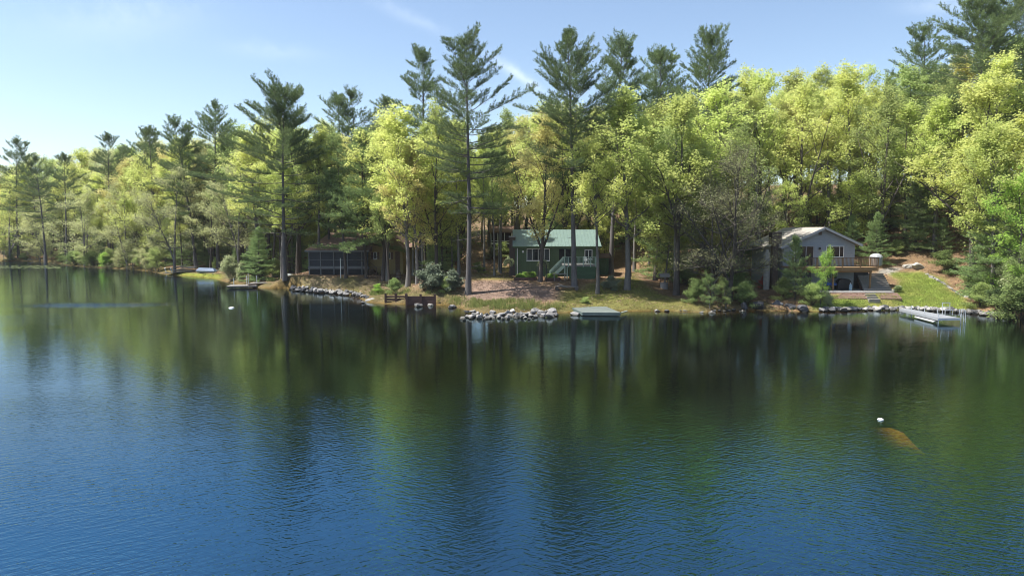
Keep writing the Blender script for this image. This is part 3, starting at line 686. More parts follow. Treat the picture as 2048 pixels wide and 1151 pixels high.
# the woods behind: leafy trees filling the slope up to the skyline of the photograph
TOPU = [-150,0,50,150,250,330,400,480,560,640,700,780,850,900,1000,1060,1150,1250,1330,1400,1480,1550,1620,1700,1780,1850,1950,2048,2250]
TOPV = [ 268,268,268,278,258,252,262,252,245,242,222,205,208,232,222,205,212,190,172,190,140,128,138,142,142,122,108,90,60]
CLEAR = [(-30.5,-12.5,84,104),(-8,15,62,93),(15,25.5,60,74),(25.5,41,60,84),(38,50,60,80),(-7,4,92,112)]
placed = []
def spot_ok(x, y, gap):
    for a, b in placed:
        if (a-x)**2 + (b-y)**2 < gap*gap: return False
    return True
def region(x, y):
    u, _ = pix(x, y, 5)
    if u > 1830: return 'on the steep bank above the lawn slope'
    if u > 1430: return 'on the hillside behind the grey house'
    if u > 1215: return 'between the green cabin and the grey house'
    if u > 960: return 'in the woods behind the green cabin'
    if u > 840: return 'in the woods between the two cabins'
    if u > 580: return 'in the woods behind the brown cabin'
    if u > 330: return 'on the bank behind the low wooden dock'
    return 'on the far shore beyond the stacked docks'
LOOK = {'spring':'yellow-green leafy tree','lime':'fresh lime-green tree','gold':'gold-leaved young oak','mid':'mid-green leafy tree','deep':'dark green leafy tree','olive':'pale olive tree'}
rg = random.Random(5); cnt = 0
Xc = []
for i in range(14000):
    if i % 2: y = 62 + 85*rg.random(); x = -32 + (.84*y+32)*rg.random()
    else: y = 88 + 140*rg.random(); x = -.82*y + (.82*y-32)*rg.random()
    Xc.append((x, y))
A = np.array(Xc); Dd = signed_d(A[:,0], A[:,1]); Zz = ground(A[:,0], A[:,1])
for (x, y), d, z in zip(Xc, Dd, Zz):
    if cnt >= 290: break
    left = x < -32
    if d < (3.5 if left else 6) or d > (34 if left else 55): continue
    if any(a < x < b and c < y < e for a, b, c, e in CLEAR): continue
    u, _ = pix(x, y, z)
    if not spot_ok(x, y, (4.3 if left else 4.0) if d > 14 else 4.0): continue
    vt = np.interp(u, TOPU, TOPV); Hmax = zof(vt, y) - z
    front = d < 14
    if Hmax < 7: continue
    H = min(Hmax*rg.uniform(.95, 1.08), rg.uniform(17, 24) + (3 if left else 0))
    if front and rg.random() < .5: H *= rg.uniform(.55, .9)
    r = rg.random()
    if left: leaf = 'spring' if r < .38 else 'lime' if r < .55 else 'mid' if r < .75 else 'olive' if r < .9 else 'gold'
    elif x > 18: leaf = 'spring' if r < .36 else 'lime' if r < .62 else 'gold' if r < .74 else 'mid' if r < .95 else 'deep'
    else: leaf = 'spring' if r < .42 else 'lime' if r < .58 else 'gold' if r < .74 else 'mid' if r < .95 else 'deep'
    key = rg.choice(['round_a','round_b','open_a','open_b','tall_a','tall_b'] if H > 12 else ['low_a','slim','low_a','open_b'])
    lab = ('tall ' if H > 13.5 else 'short ') + LOOK[leaf] + ' ' + region(x, y)
    plant('leafy_tree', key, x, y, H, lab, 'tree', group=lab.replace('tree', 'trees', 1), leaf=leaf, wide=rg.uniform(.9, 1.2)*(1.0 if H > 13 else 1.15), rng=rg)
    placed.append((x, y)); cnt += 1
# understorey: saplings, young conifers and bushes under the canopy
cnt = 0; placed2 = []
for (x, y), d, z in zip(Xc[::-1], Dd[::-1], Zz[::-1]):
    if cnt >= 230: break
    left = x < -32
    if d < (2.0 if left else 7) or d > 42: continue
    if any(a < x < b and c < y < e for a, b, c, e in CLEAR): continue
    if any((a-x)**2+(b-y)**2 < 5.5 for a, b in placed2): continue
    r = rg.random()
    if r < .30: key, leaf, H, nm, look = 'hemlock', 'hem', rg.uniform(4, 9), 'young_pine', 'young conifer'
    elif r < .45: key, leaf, H, nm, look = 'young_pine', 'hem', rg.uniform(4, 8), 'young_pine', 'young soft-needled pine'
    elif r < .72: key, leaf, H, nm, look = 'low_b', 'lime' if rg.random() < .5 else 'mid', rg.uniform(4, 8), 'sapling', 'leafy sapling'
    else: key, leaf, H, nm, look = 'bush_a', 'mid' if rg.random() < .6 else 'deep', rg.uniform(1.5, 3.2), 'shrub', 'woodland shrub'
    lab = look + ' under the trees ' + region(x, y)
    plant(nm, key, x, y, H, lab, 'shrub' if nm == 'shrub' else 'tree', group=look + 's ' + region(x, y), leaf=leaf, wide=rg.uniform(.9, 1.3), rng=rg)
    placed2.append((x, y)); cnt += 1

# middle storey: half-grown trees in full spring leaf between the trunks
cnt = 0; placed3 = []
def midtree(x, y, z, H, key, leaf):
    lab = 'half-grown ' + LOOK[leaf] + ' ' + region(x, y)
    plant('half_grown_tree', key, x, y, H, lab, 'tree', group=lab.replace('tree','trees',1), leaf=leaf, wide=rg.uniform(.95,1.3), rng=rg); placed3.append((x,y))
for i in range(26):
    u = rg.uniform(850,1290); y = rg.uniform(96,128); x = xof(u, y); z = gz(x, y)
    if i < 6: u = (985,1008,1030,1052,965,1000)[i]; y = (116,120,117,119,121,126)[i]; x = xof(u, y); z = gz(x, y)
    if any((a-x)**2+(b-y)**2 < 9 for a, b in placed3) or (-6<x<3 and y<114): continue
    midtree(x, y, z, min(rg.uniform(9,15), zof(230,y)-z), rg.choice(['round_a','low_a','open_b','round_b']), rg.choice(['spring','lime','gold','mid']))
for (x, y), d, z in zip(Xc[3000:], Dd[3000:], Zz[3000:]):
    if cnt >= 120: break
    if d < 9 or d > 46 or any(a < x < b and c < y < e for a, b, c, e in CLEAR): continue
    if any((a-x)**2+(b-y)**2 < 20 for a, b in placed3): continue
    midtree(x, y, z, rg.uniform(6,12), rg.choice(['low_a','low_b','slim','low_a']), rg.choice(['spring','lime','mid','lime'])); cnt += 1

# slim bare-stemmed trees standing close together along the bank
for i in range(22):
    u = rg.uniform(585,1010) if i < 15 else rg.uniform(1260,1440); y = rg.uniform(84,104) if u < 840 else rg.uniform(80,92); x = xof(u, y)
    if any(a < x < b and c < y < e for a, b, c, e in ((-29,-13,92.5,104),(-1,13,76,92),(27,41,60,84))) or signed_d(np.array([x]),np.array([y]))[0] < 3: continue
    z = gz(x, y); lab = 'slim bare-stemmed tree standing ' + region(x, y)
    plant('slim_tree', rg.choice(['tall_a','tall_a','tall_b']), x, y, min(rg.uniform(15,21), zof(215,y)-z), lab, 'tree', group=lab.replace('tree','trees',1), leaf=rg.choice(['spring','lime','mid']), wide=rg.uniform(.55,.8), rng=rg)
# ---------------------------------------------------------------- buildings
def part(name, mb, mat, root, parent=None, smooth=False, label=None):
    me = mb.mesh(name, mat, smooth); me.transform(Matrix.Translation(-Vector(root.location)))
    o = link_mesh(name, me, parent or root)
    if label: o['label'] = label
    return o
GREENW = surf('siding_green', (.072,.115,.064), .8, .18, 1.2, (6,1,.3), .01)
GREENT = surf('trim_pale_green', (.33,.43,.36), .7, .12, 2)
GREENP = surf('panel_green', (.062,.112,.062), .8, .2, 1.0, (.4,1,2.5))
TEAL   = surf('metal_roof_teal', (.140,.200,.180), .45, .10, .7, spec=.5)
WHITE  = surf('paint_white', (.66,.67,.66), .55, .08, 2)
GLASS  = surf('window_glass', (.014,.019,.022), .08, .3, .6, spec=.35)
DARK   = surf('dark_interior', (.010,.011,.013), .9, .3, 1)
SCREEN = surf('porch_screen', (.013,.016,.022), .55, .3, 1.5, spec=.3)
GREYW  = surf('siding_grey', (.27,.305,.34), .75, .10, 1.0, (.4,1,7), .006)
GREYB  = surf('foundation_grey', (.25,.27,.28), .85, .14, 1.5)
SHING  = surf('shingle_pale', (.34,.315,.28), .9, .22, 1.6, (1,3,3), .02, fine=.3)
SHINGB = surf('shingle_brown', (.165,.105,.08), .95, .45, 1.4, (1,3,3), .02, fine=.4)
TRIMG  = surf('trim_grey', (.30,.31,.32), .7, .1, 2)
TRIMD  = surf('trim_dim', (.17,.175,.175), .8, .15, 2)
CEDAR  = surf('deck_cedar', (.24,.15,.075), .75, .25, 2.2, (.6,3,3), .006)
CEDARD = surf('deck_dark_rail', (.075,.052,.040), .7, .25, 2)
TAN    = surf('siding_tan', (.30,.235,.105), .85, .15, 1.2, (6,1,.3), .01)
BRICK  = surf('chimney_brick', (.10,.075,.062), .95, .4, 4, (1,1,2.5), .03, fine=.35)
BRICKW = surf('chimney_white', (.36,.34,.31), .9, .25, 2.5, (1,1,2), .02)
WOODG  = surf('wood_grey', (.23,.215,.20), .85, .25, 2.0, (4,.6,4), .006, fine=.2)
WOODB  = surf('wood_brown', (.115,.075,.052), .85, .3, 2.0, (1,1,4), .01)
TIMBER = surf('timber_redbrown', (.085,.050,.042), .9, .35, 2.0, (.5,2,3), .02)
CONC   = surf('concrete', (.33,.32,.31), .9, .15, 1.2, bump=.01)
METAL  = surf('aluminium', (.55,.57,.60), .38, .08, 2, metallic=.6)
IRON   = surf('iron_dark', (.03,.035,.034), .55, .2, 3)
DOCKM  = surf('dock_pale_deck', (.46,.47,.48), .6, .10, 1.8, (.6,5,1), .003)
DOCKG  = surf('raft_green', (.175,.200,.182), .85, .35, .9, (.6,3,1), .006, fine=.2)
BLUE   = surf('tarp_blue', (.035,.10,.34), .5, .2, 2)
BLACK  = surf('cover_black', (.014,.014,.016), .6, .25, 2.5, bump=.02)

def window(root, x0, x1, z0, z1, y, panes=1, frame=WHITE, fw=.07, wid=None, glass=GLASS, name='window', sill=True):
    """a framed window facing the lake, one part with its panes as sub-parts"""
    m = MB(); d = .06
    m.box(x0-fw, x0, y-d, y+.05, z0-fw, z1+fw); m.box(x1, x1+fw, y-d, y+.05, z0-fw, z1+fw)
    m.box(x0, x1, y-d, y+.05, z1, z1+fw); m.box(x0, x1, y-d, y+.05, z0-fw, z0)
    wid = wid or [1]*panes; T = sum(wid); cuts = [x0 + (x1-x0)*sum(wid[:i])/T for i in range(panes+1)]
    for c in cuts[1:-1]: m.box(c-fw*.45, c+fw*.45, y-d+.004, y+.05, z0, z1)
    w_ = part(name, m, frame, root)
    for i in range(panes):
        g = MB(); g.box(cuts[i]+(.45*fw if i else .0), cuts[i+1]-(.45*fw if i < panes-1 else 0), y-.015, y+.03, z0, z1); part('pane', g, glass, root, w_)
    if sill:
        s = MB(); s.box(x0-fw-.05, x1+fw+.05, y-d-.05, y-.0, z0-fw-.055, z0-fw-.002); part('sill', s, frame, root, w_)
    return w_
def gable_roof_x(root, x0, x1, yf, yb, ze, zr, mat, th=.14, name='roof', trim=None):
    """ridge along x"""
    yr = (yf+yb)/2; m = MB()
    m.poly_x([(yf,ze),(yr,zr),(yb,ze),(yb,ze-th),(yr,zr-th),(yf,ze-th)], x0, x1); return part(name, m, mat, root)

# ---- the green cabin
Yg = 82.0; gx0, gx1 = xof(1031,Yg), xof(1194,Yg); gzb = 2.2; gze = zof(492,Yg-.5)
G = empty('green_cabin', ((gx0+gx1)/2, Yg, gzb), 0, 'low green cabin with a pale teal metal roof and a raised deck', 'cabin')
m = MB(); m.box(gx0, gx1, Yg, Yg+9, gzb-.6, gze+.1)
gr = zof(459, Yg+4.5)
m.poly_x([(Yg+.02,gze+.1),(Yg+8.98,gze+.1),(Yg+4.5,gr-.2)], gx0+.01, gx1-.01); wall = part('wall', m, GREENW, G)
b = MB()
for i in range(34): b.box(gx0+.02+i*(gx1-gx0)/34, gx0+.07+i*(gx1-gx0)/34, Yg-.025, Yg-.001, gzb-.3, gze-.05)
part('batten', b, GREENW, G, wall)
roof = gable_roof_x(G, gx0-.35, gx1+.45, Yg-.55, Yg+9.55, gze, gr, TEAL)
b = MB(); k = int((gx1-gx0+.8)/.42)
for i in range(k+1):
    x = gx0-.33+i*.42; b.bar((x,Yg-.55,gze+.012),(x,Yg+4.5,gr+.012),.035,.035)
part('seam', b, TEAL, G, roof)
b = MB()
for i in range(30): b.box(gx0-.1+i*.34, gx0-.02+i*.34, Yg-.18, Yg-.10, gze+.05, gze+.155)
part('snow_guard_stud', b, IRON, G, roof)
b = MB(); b.box(gx0-.35, gx1+.45, Yg-.60, Yg-.553, gze-.2, gze-.02); part('fascia', b, GREENW, G)
window(G, xof(1054.5,Yg), xof(1098,Yg), zof(520,Yg), zof(498,Yg), Yg-.03, 4, wid=[1,1.2,1.2,1])
m = MB(); m.box(xof(1118,Yg), xof(1141,Yg), Yg-.05, Yg+.04, zof(529,Yg), zof(498,Yg)); dr = part('sliding_door', m, DARK, G)
m = MB(); m.box(xof(1128.8,Yg), xof(1130.4,Yg), Yg-.08, Yg-.052, zof(529,Yg), zof(498,Yg)); part('stile', m, GREENT, G, dr)
window(G, xof(1170,Yg), xof(1183,Yg), zof(517,Yg), zof(500,Yg), Yg-.03, 2)
m = MB(); m.box(xof(1044,Yg), xof(1048,Yg), Yg-.16, Yg-.03, zof(505,Yg), zof(501,Yg)); part('wall_lamp', m, WHITE, G)
m = MB(); m.box(gx0-.75, gx0-.02, Yg+1.2, Yg+2.1, gzb-.4, zof(474,Yg+1)); ch = part('chimney', m, BRICK, G)
m = MB(); m.box(gx0-.82, gx0+.04, Yg+1.13, Yg+2.17, zof(474,Yg+1), zof(472,Yg+1)); part('chimney_cap', m, CONC, G, ch)
m = MB(); m.tube([(gx0+.22,Yg-.08,gzb-.2),(gx0+.22,Yg-.08,gze-.25)], .055, 8); part('downpipe', m, WHITE, G)
# raised deck with stairs
Yd = 77.2; dx0, dx1 = xof(1129,Yd), xof(1192,Yd); dz = zof(530,Yd); drl = zof(514.5,Yd)
m = MB(); m.box(dx0, dx1, Yd, Yg-.05, dz-.16, dz); deck = part('deck', m, WOODG, G)
m = MB(); m.box(dx0+.55, dx1-.05, Yd+.06, Yd+.14, gzb-.2, dz-.165); m.box(dx1-.13, dx1-.05, Yd+.145, Yg-.06, gzb-.2, dz-.165); skirt = part('deck_skirt', m, GREENP, G, deck)
for u in (1129.5,1137,1166.5,1181,1191.5):
    m = MB(); x = xof(u,Yd); m.box(x-.055, x+.055, Yd-.02, Yd+.09, dz-.2, drl+.06); part('rail_post', m, GREENT, G, deck)
m = MB(); m.box(dx0, dx1, Yd-.04, Yd+.11, drl, drl+.05); m.box(dx0, dx1, Yd+.01, Yd+.06, dz+.1, dz+.15); part('handrail', m, GREENT, G, deck)
m = MB(); n = 26
for i in range(n): x = dx0+(dx1-dx0)*(i+.5)/n; m.box(x-.016, x+.016, Yd+.02, Yd+.05, dz+.15, drl)
part('rail_bar', m, GREENT, G, deck)
for u in (1129.8, 1134.5):
    m = MB(); x = xof(u,Yd); m.box(x-.06, x+.06, Yd+.0, Yd+.12, gzb-.3, dz-.165); part('support_post', m, GREENT, G, deck)
st = MB(); n = 8; sx1 = dx0-.02; sx0 = xof(1101,Yd)
for i in range(n):
    x = sx1-(sx1-sx0)*(i+.9)/n; z = dz-(dz-2.32)*(i+1)/(n+.2); st.box(x-.02, x+.26, Yd+.1, Yd+1.25, z-.045, z)
stairs = part('stairs', st, WOODG, G)
for yy in (Yd+.05, Yd+1.32):
    m = MB(); m.bar((sx1,yy,dz-.12),(sx0,yy,2.3),.05,.24); part('stringer', m, GREENT, G, stairs)
    m = MB(); m.bar((sx1,yy,drl+.02),(sx0,yy,2.32+drl-dz),.06,.07); m.bar((sx1,yy,drl-.22),(sx0,yy,2.08+drl-dz),.05,.05)
    m.box(sx0-.05,sx0+.05,yy-.05,yy+.05,2.1,2.36+drl-dz); part('stair_rail', m, GREENT, G, stairs)
    m = MB()
    for i in range(9):
        f = (i+.5)/9; x = sx1+(sx0-sx1)*f; z = dz+(2.3-dz)*f; m.box(x-.015,x+.015,yy-.015,yy+.015,z+.05,z+drl-dz-.2)
    part('stair_bar', m, GREENT, G, stairs)

# ---- garden shed by the green cabin
ys = 84.5; x0, x1 = xof(1198.5,ys), xof(1217,ys); zb = 2.35; ze = zof(514,ys); zr = zof(506,ys+1)
S = empty('garden_shed', ((x0+x1)/2, ys, zb), 0, 'little dark green shed with a brown roof at the end of the deck', 'shed')
m = MB(); m.box(x0, x1, ys, ys+2.2, zb-.5, ze); part('wall', m, GREENP, S)
m = MB(); m.poly_x([(ys-.25,ze-.02),(ys+1.1,zr),(ys+2.45,ze-.02),(ys+2.45,ze-.1),(ys+1.1,zr-.08),(ys-.25,ze-.1)], x0-.2, x1+.2); part('roof', m, SHINGB, S)
m = MB(); m.box(x0+.25, x1-.25, ys-.04, ys-.001, zb-.2, ze-.25); part('door', m, GREENW, S)

# ---- the grey house on the right bank
Yh = 73.0; hx0, hx1 = xof(1566,Yh), xof(1708,Yh); hzb = 1.5; Yb = Yh+9.6
hpk = zof(454,Yh-.5); xpk = xof(1643,Yh); hze = zof(488,Yh)
H_ = empty('grey_house', ((hx0+hx1)/2, Yh, hzb), 0, 'grey clapboard house with a pale gable roof and wraparound wooden deck', 'house')
sl_ = (hpk-hze)/((hx1+.45)-xpk)
zw = lambda x: hpk-.18-sl_*abs(x-xpk)
m = MB(); m.poly_y([(hx0,hzb-.8),(hx1,hzb-.8),(hx1,zw(hx1)),(xpk,hpk-.18),(hx0,zw(hx0))], Yh, Yb); wall = part('wall', m, GREYW, H_)
b = MB(); z = 3.95
while z < hpk-.5:
    half = min((hpk-.2-z)/sl_, 9); b.box(max(hx0-.01,xpk-half), min(hx1+.01,xpk+half), Yh-.022, Yh-.001, z, z+.025); z += .2
part('clapboard', b, GREYW, H_, wall)
ov = .55; rx0, rx1 = hx0-.5, hx1+.55; zl, zr_ = hpk-sl_*(xpk-rx0), hpk-sl_*(rx1-xpk)
m = MB(); m.poly_y([(rx0,zl),(xpk,hpk),(rx1,zr_),(rx1,zr_-.14),(xpk,hpk-.14),(rx0,zl-.14)], Yh-ov, Yb+ov); roof = part('roof', m, SHING, H_)
b = MB(); n = 11
for s_, xe, zee in ((-1,rx0,zl),(1,rx1,zr_)):
    for i in range(n):
        f = (i+.4)/n; x = xpk+(xe-xpk)*f; z = hpk+(zee-hpk)*f; b.box(x-.02,x+.02,Yh-ov+.03,Yb+ov-.03,z-.02,z+.022)
part('shingle_course', b, SHING, H_, roof)
b = MB(); b.bar((rx0,Yh-ov-.022,zl-.10),(xpk,Yh-ov-.022,hpk-.10),.04,.24); b.bar((xpk,Yh-ov-.022,hpk-.10),(rx1,Yh-ov-.022,zr_-.10),.04,.24); part('bargeboard', b, TRIMG, H_, roof)
m = MB()
for i in range(6): z = zof(469.5,Yh)+i*.08; m.box(xof(1634,Yh), xof(1640.5,Yh), Yh-.06, Yh-.024, z, z+.055)
part('gable_vent', m, WOODB, H_)
dz2 = zof(534.5,70.2)
window(H_, xof(1596,Yh), xof(1624.5,Yh), dz2+.06, zof(493,Yh), Yh-.03, 2, TRIMG, .08, name='sliding_door', sill=False)
window(H_, xof(1651.5,Yh), xof(1684.5,Yh), zof(513,Yh), zof(493,Yh), Yh-.03, 3, WHITE, .07, [1,2.4,1])
m = MB(); m.box(xof(1635.5,Yh), xof(1638.5,Yh), Yh-.2, Yh-.03, zof(499,Yh), zof(494,Yh)); part('wall_lamp', m, IRON, H_)
window(H_, xof(1652,Yh), xof(1673.5,Yh), zof(556,Yh), zof(541,Yh), Yh-.03, 2, TRIMG, .09)
window(H_, xof(1590,Yh), xof(1622,Yh), 1.7, zof(541,Yh), Yh-.03, 2, TRIMG, .08, name='sliding_door', sill=False)
m = MB(); m.box(hx1, xof(1738,Yh+1.5), Yh+1.6, Yh+1.8, hzb-.3, dz2-.45); part('retaining_wall', m, surf('block_dark',(.06,.055,.05),.95,.35,2.5,(1,1,2),.03), H_)
# deck
ddx0, ddx1, dyf = xof(1583,70.2), xof(1757,70.2), 70.2
m = MB(); m.box(ddx0, ddx1, dyf, Yh-.03, dz2-.10, dz2); m.box(hx1+.03, ddx1, Yh-.03, Yh+4.5, dz2-.10, dz2); deck = part('deck', m, CEDAR, H_)
m = MB(); m.box(ddx0, ddx1, dyf+.02, dyf+.07, dz2-.36, dz2-.102); m.box(ddx1-.07, ddx1-.02, dyf+.075, Yh+4.5, dz2-.36, dz2-.102); m.box(ddx0, ddx1-.3, dyf+.7, dyf+.85, dz2-.55, dz2-.102); part('deck_beam', m, CEDAR, H_, deck)
rt = dz2+.98
pu = [1585,1610,1634,1660,1685,1721,1756]
for u in pu:
    m = MB(); x = xof(u,dyf); m.box(x-.05,x+.05,dyf-.02,dyf+.08,dz2-.30,rt); part('rail_post', m, CEDAR, H_, deck)
for yy in (71.8, 73.6, 75.4, 77.2):
    m = MB(); m.box(ddx1-.09,ddx1+.01,yy-.05,yy+.05,dz2-.30,rt); part('rail_post', m, CEDAR, H_, deck)
m = MB(); m.box(ddx0-.02, ddx1+.04, dyf-.04, dyf+.12, rt, rt+.045); m.box(ddx1-.12, ddx1+.04, dyf+.121, Yh+4.5, rt, rt+.045); m.box(ddx0,ddx1,dyf+.01,dyf+.05,dz2+.08,dz2+.14); m.box(ddx1-.06,ddx1-.02,dyf+.06,Yh+4.4,dz2+.08,dz2+.14); part('handrail', m, CEDARD, H_, deck)
m = MB(); n = 66
for i in range(n): x = ddx0+(ddx1-ddx0)*(i+.5)/n; m.box(x-.018,x+.018,dyf+.015,dyf+.045,dz2+.141,rt-.002)
for i in range(46): y = dyf+.15+i*.155; m.box(ddx1-.055,ddx1-.025,y-.018,y+.018,dz2+.141,rt-.002)
part('rail_bar', m, CEDAR, H_, deck)
for x, y in ((xof(1739,71.2),71.0),(xof(1600,71.2),71.0),(xof(1665,71.2),71.0),(xof(1739,71.2),76.8)):
    m = MB(); m.box(x-.075,x+.075,y-.075,y+.075,hzb-.2,dz2-.551); part('support_post', m, CEDAR, H_, deck)
m = MB(); x = xof(1739,71.2); m.bar((x+.08,71.0,dz2-1.15),(ddx1-.35,71.0,dz2-.45),.09); part('brace', m, CEDAR, H_, deck)
# chimney standing at the left side
xc = xof(1549,Yh+.5)
m = MB(); m.box(xc-.28, xc+.28, Yh+.3, Yh+1.0, hzb-.3, zof(488,Yh)); ch = part('chimney', m, BRICK, H_)
m = MB(); m.box(xc-.52, xc+.50, Yh+.1, Yh+1.1, zof(488,Yh), zof(463.5,Yh)); part('chimney_top', m, BRICK, H_, ch)
m = MB(); m.tube([(xof(1537.5,Yh),Yh+.6,hzb-.3),(xof(1537,Yh),Yh+.6,zof(505,Yh))], .33, 12); m.tube([(xof(1537,Yh),Yh+.6,zof(505,Yh)),(xof(1537,Yh),Yh+.6,zof(499,Yh))], .2, 10); part('flue_tank', m, BRICKW, H_)
m = MB(); m.tube([(xof(1588,70.15),70.14,dz2+.6),(xof(1588,70.15),70.14,zof(489,70.2))], .025, 6); part('flag_pole', m, WHITE, H_)
# patio and its steps
P_ = empty('patio', (34.5, 71, 1.5), 0, 'grey patio slab under the wooden deck with a mulched front edge', 'patio')
pxl, pxr = xof(1636,69.2), xof(1791,69.2)
m = MB(); m.box(pxl, pxr, 69.2, Yh-.02, 1.2, 1.60); part('slab', m, CONC, P_)
m = MB(); m.poly_x([(69.19,1.52),(68.3,1.02),(68.3,.6),(69.19,.6)], pxl-.5, xof(1733,69)); m.poly_x([(69.19,1.5),(68.3,1.0),(68.3,.6),(69.19,.6)], xof(1757,69), pxr+.3); part('mulch_bed', m, surf('mulch_and_step_shade',(.165,.105,.080),.95,.4,3,bump=.05,fine=.4), P_)
T_ = empty('wooden_steps', (xof(1745,68.6), 68.4, .9), 0, 'three low grey timber steps leading up to the patio', 'steps')
for i in range(3):
    m = MB(); m.box(xof(1734,68.6), xof(1756,68.6), 67.9+i*.4, 68.32+i*.4, .6+i*.2, 1.0+i*.2); part('tread', m, WOODG, T_)
# long timber stairs up the bank
L_ = empty('hillside_stairs', (xof(1768,72), 70, 1.6), 0, 'weathered timber stairs climbing the bank past the deck', 'stairs')
for i in range(9):
    y = 70.0+i*.62; z = 1.62+i*.19; xr = xof(1788-i*2.6, y); m = MB(); m.box(xr-2.9, xr, y, y+.2, z-.35, z+.0); sp = part('step', m, WOODG, L_); m = MB(); m.box(xr-2.85, xr-.05, y+.201, y+.62, z-.4, z-.09); part('shade_infill', m, surf('mulch_and_step_shade',(.165,.105,.080),.95,.4,3,bump=.05,fine=.4), L_, sp)  # dark mulch infill paints the riser shade between the pale timbers

# ---- the brown cabin among the trunks
Yc = 93.0; cx0, cx1 = xof(616,Yc), xof(737,Yc); czb = 1.7
K = empty('brown_cabin', ((cx0+cx1)/2, Yc, czb), 0, 'brown-roofed cabin with a dark screened porch and a tan gable end', 'cabin')
ze = zof(500,Yc); zfl = zof(537,Yc)
m = MB(); m.box(cx0+.3, cx1, Yc+3, Yc+10, czb-.4, ze+.1); part('back_wall', m, TAN, K)
m = MB(); m.box(cx0+.1, cx1-.02, Yc+.1, Yc+2.99, zfl-.05, zfl+.02); m.box(cx0+.12, cx1-.04, Yc+.06, Yc+.09, zfl+.02, ze-.1); m.box(cx0+.10,cx0+.13,Yc+.1,Yc+2.9,zfl+.02,ze-.1); part('porch_screen', m, SCREEN, K)
m = MB(); m.box(cx0+.15, cx1-.05, Yc+.10, Yc+.14, czb-.3, zfl-.06); part('porch_skirt', m, surf('lattice_dark',(.022,.024,.026),.9,.4,3,(3,1,3)), K)
m = MB(); m.box(cx0, cx1, Yc-.02, Yc+.055, zfl-.02, zof(532,Yc)); part('porch_band', m, TRIMD, K)
m = MB(); m.box(cx0, cx1, Yc+.0, Yc+.05, zof(519,Yc)-.03, zof(519,Yc)+.03); part('screen_rail', m, TRIMD, K)
for u in (618.5,641.6,668,695.5,724):
    m = MB(); x = xof(u,Yc); m.box(x-.065,x+.065,Yc-.045,Yc+.058,czb-.2,ze-.05); part('porch_post', m, TRIMD, K)
m = MB(); e0, e1 = xof(610,Yc-.6), xof(739,Yc-.6); r0_, r1_ = xof(662,Yc+5.5), xof(760,Yc+5.5); zr = zof(465,Yc+5.5)
m.add([(e0,Yc-.6,ze),(e1,Yc-.6,ze),(r1_,Yc+5.5,zr),(r0_,Yc+5.5,zr),(e0,Yc+11.5,ze),(r1_,Yc+11.5,ze),
       (e0,Yc-.6,ze-.16),(e1,Yc-.6,ze-.16),(e0,Yc+11.5,ze-.16),(r1_,Yc+11.5,ze-.16)],
      [(0,1,2,3),(0,3,4),(3,2,5,4),(1,7,6,0),(0,6,8,4),(4,8,9,5),(1,2,5),(1,5,9,7),(6,7,9,8)]); roof = part('roof', m, SHINGB, K)
m = MB(); m.box(e0, e1, Yc-.65, Yc-.602, ze-.22, ze-.01); part('gutter', m, TRIMD, K, roof)
# tan gable end
ya = 94.2; ax0, ax1 = xof(738,ya), xof(806,ya); apx = xof(774,ya); apz = zof(458,ya); aze = zof(499,ya); sl2 = (apz-aze)/(ax1+.4-apx)
m = MB(); m.poly_y([(ax0,czb-.5),(ax1,czb-.5),(ax1,apz-.15-sl2*(ax1-apx)),(apx,apz-.15),(ax0,apz-.15-sl2*(apx-ax0))], ya, ya+9); gw = part('gable_wall', m, TAN, K)
m = MB(); 
for i in range(22): x = ax0+.1+i*(ax1-ax0)/22; m.box(x-.02,x+.02,ya-.02,ya-.001,czb-.3,apz-.25-sl2*abs(x-apx))
part('batten', m, TAN, K, gw)
q0, q1 = ax0-.35, ax1+.45; f = lambda x: apz-sl2*abs(x-apx)
m = MB(); m.poly_y([(q0,f(q0)),(apx,apz),(q1,f(q1)),(q1,f(q1)-.13),(apx,apz-.13),(q0,f(q0)-.13)], ya-.5, ya+9.3); gr_ = part('gable_roof', m, SHINGB, K)
m = MB(); m.bar((q0,ya-.52,f(q0)-.1),(apx,ya-.52,apz-.1),.035,.2); m.bar((apx,ya-.52,apz-.1),(q1,ya-.52,f(q1)-.1),.035,.2); part('bargeboard', m, TAN, K, gr_)
OCH = surf('trim_ochre', (.36,.28,.11), .8, .1, 2)
window(K, xof(774.5,ya), xof(780.5,ya), zof(494,ya), zof(475.5,ya), ya-.03, 1, OCH, .09)
window(K, xof(748.5,ya), xof(753.5,ya), zof(517,ya), zof(505,ya), ya-.03, 1, WHITE, .07)
window(K, xof(776.5,ya), xof(780.5,ya), zof(516,ya), zof(505,ya), ya-.03, 1, WHITE, .06)
for u in (745.2,757.4,784.4):
    m = MB(); x = xof(u,ya); m.box(x-.14,x+.14,ya-.06,ya-.025,zof(518,ya),zof(504,ya)); part('shutter', m, WOODB, K)
m = MB(); m.box(xof(791,ya), xof(800,ya), ya-.05, ya-.022, czb-.2, zof(503,ya)); part('door', m, WOODB, K)
m = MB()
for i in range(6): m.box(xof(739,92.6)+i*.17, xof(746,92.6)+.1+i*.17, 92.3, 93.6, czb-.2, zfl-.1-i*.2)
stp = part('porch_stairs', m, WOODB, K)
m = MB(); m.bar((xof(741,92.2),92.25,zfl+.85),(xof(753,92.2),92.25,czb+1.0),.06,.09); m.box(xof(753,92.2)-.05,xof(753,92.2)+.05,92.2,92.3,czb-.2,czb+1.05); m.bar((xof(741,92.2),92.25,zfl+.4),(xof(753,92.2),92.25,czb+.5),.05,.06); part('stair_rail', m, WOODB, K, stp)
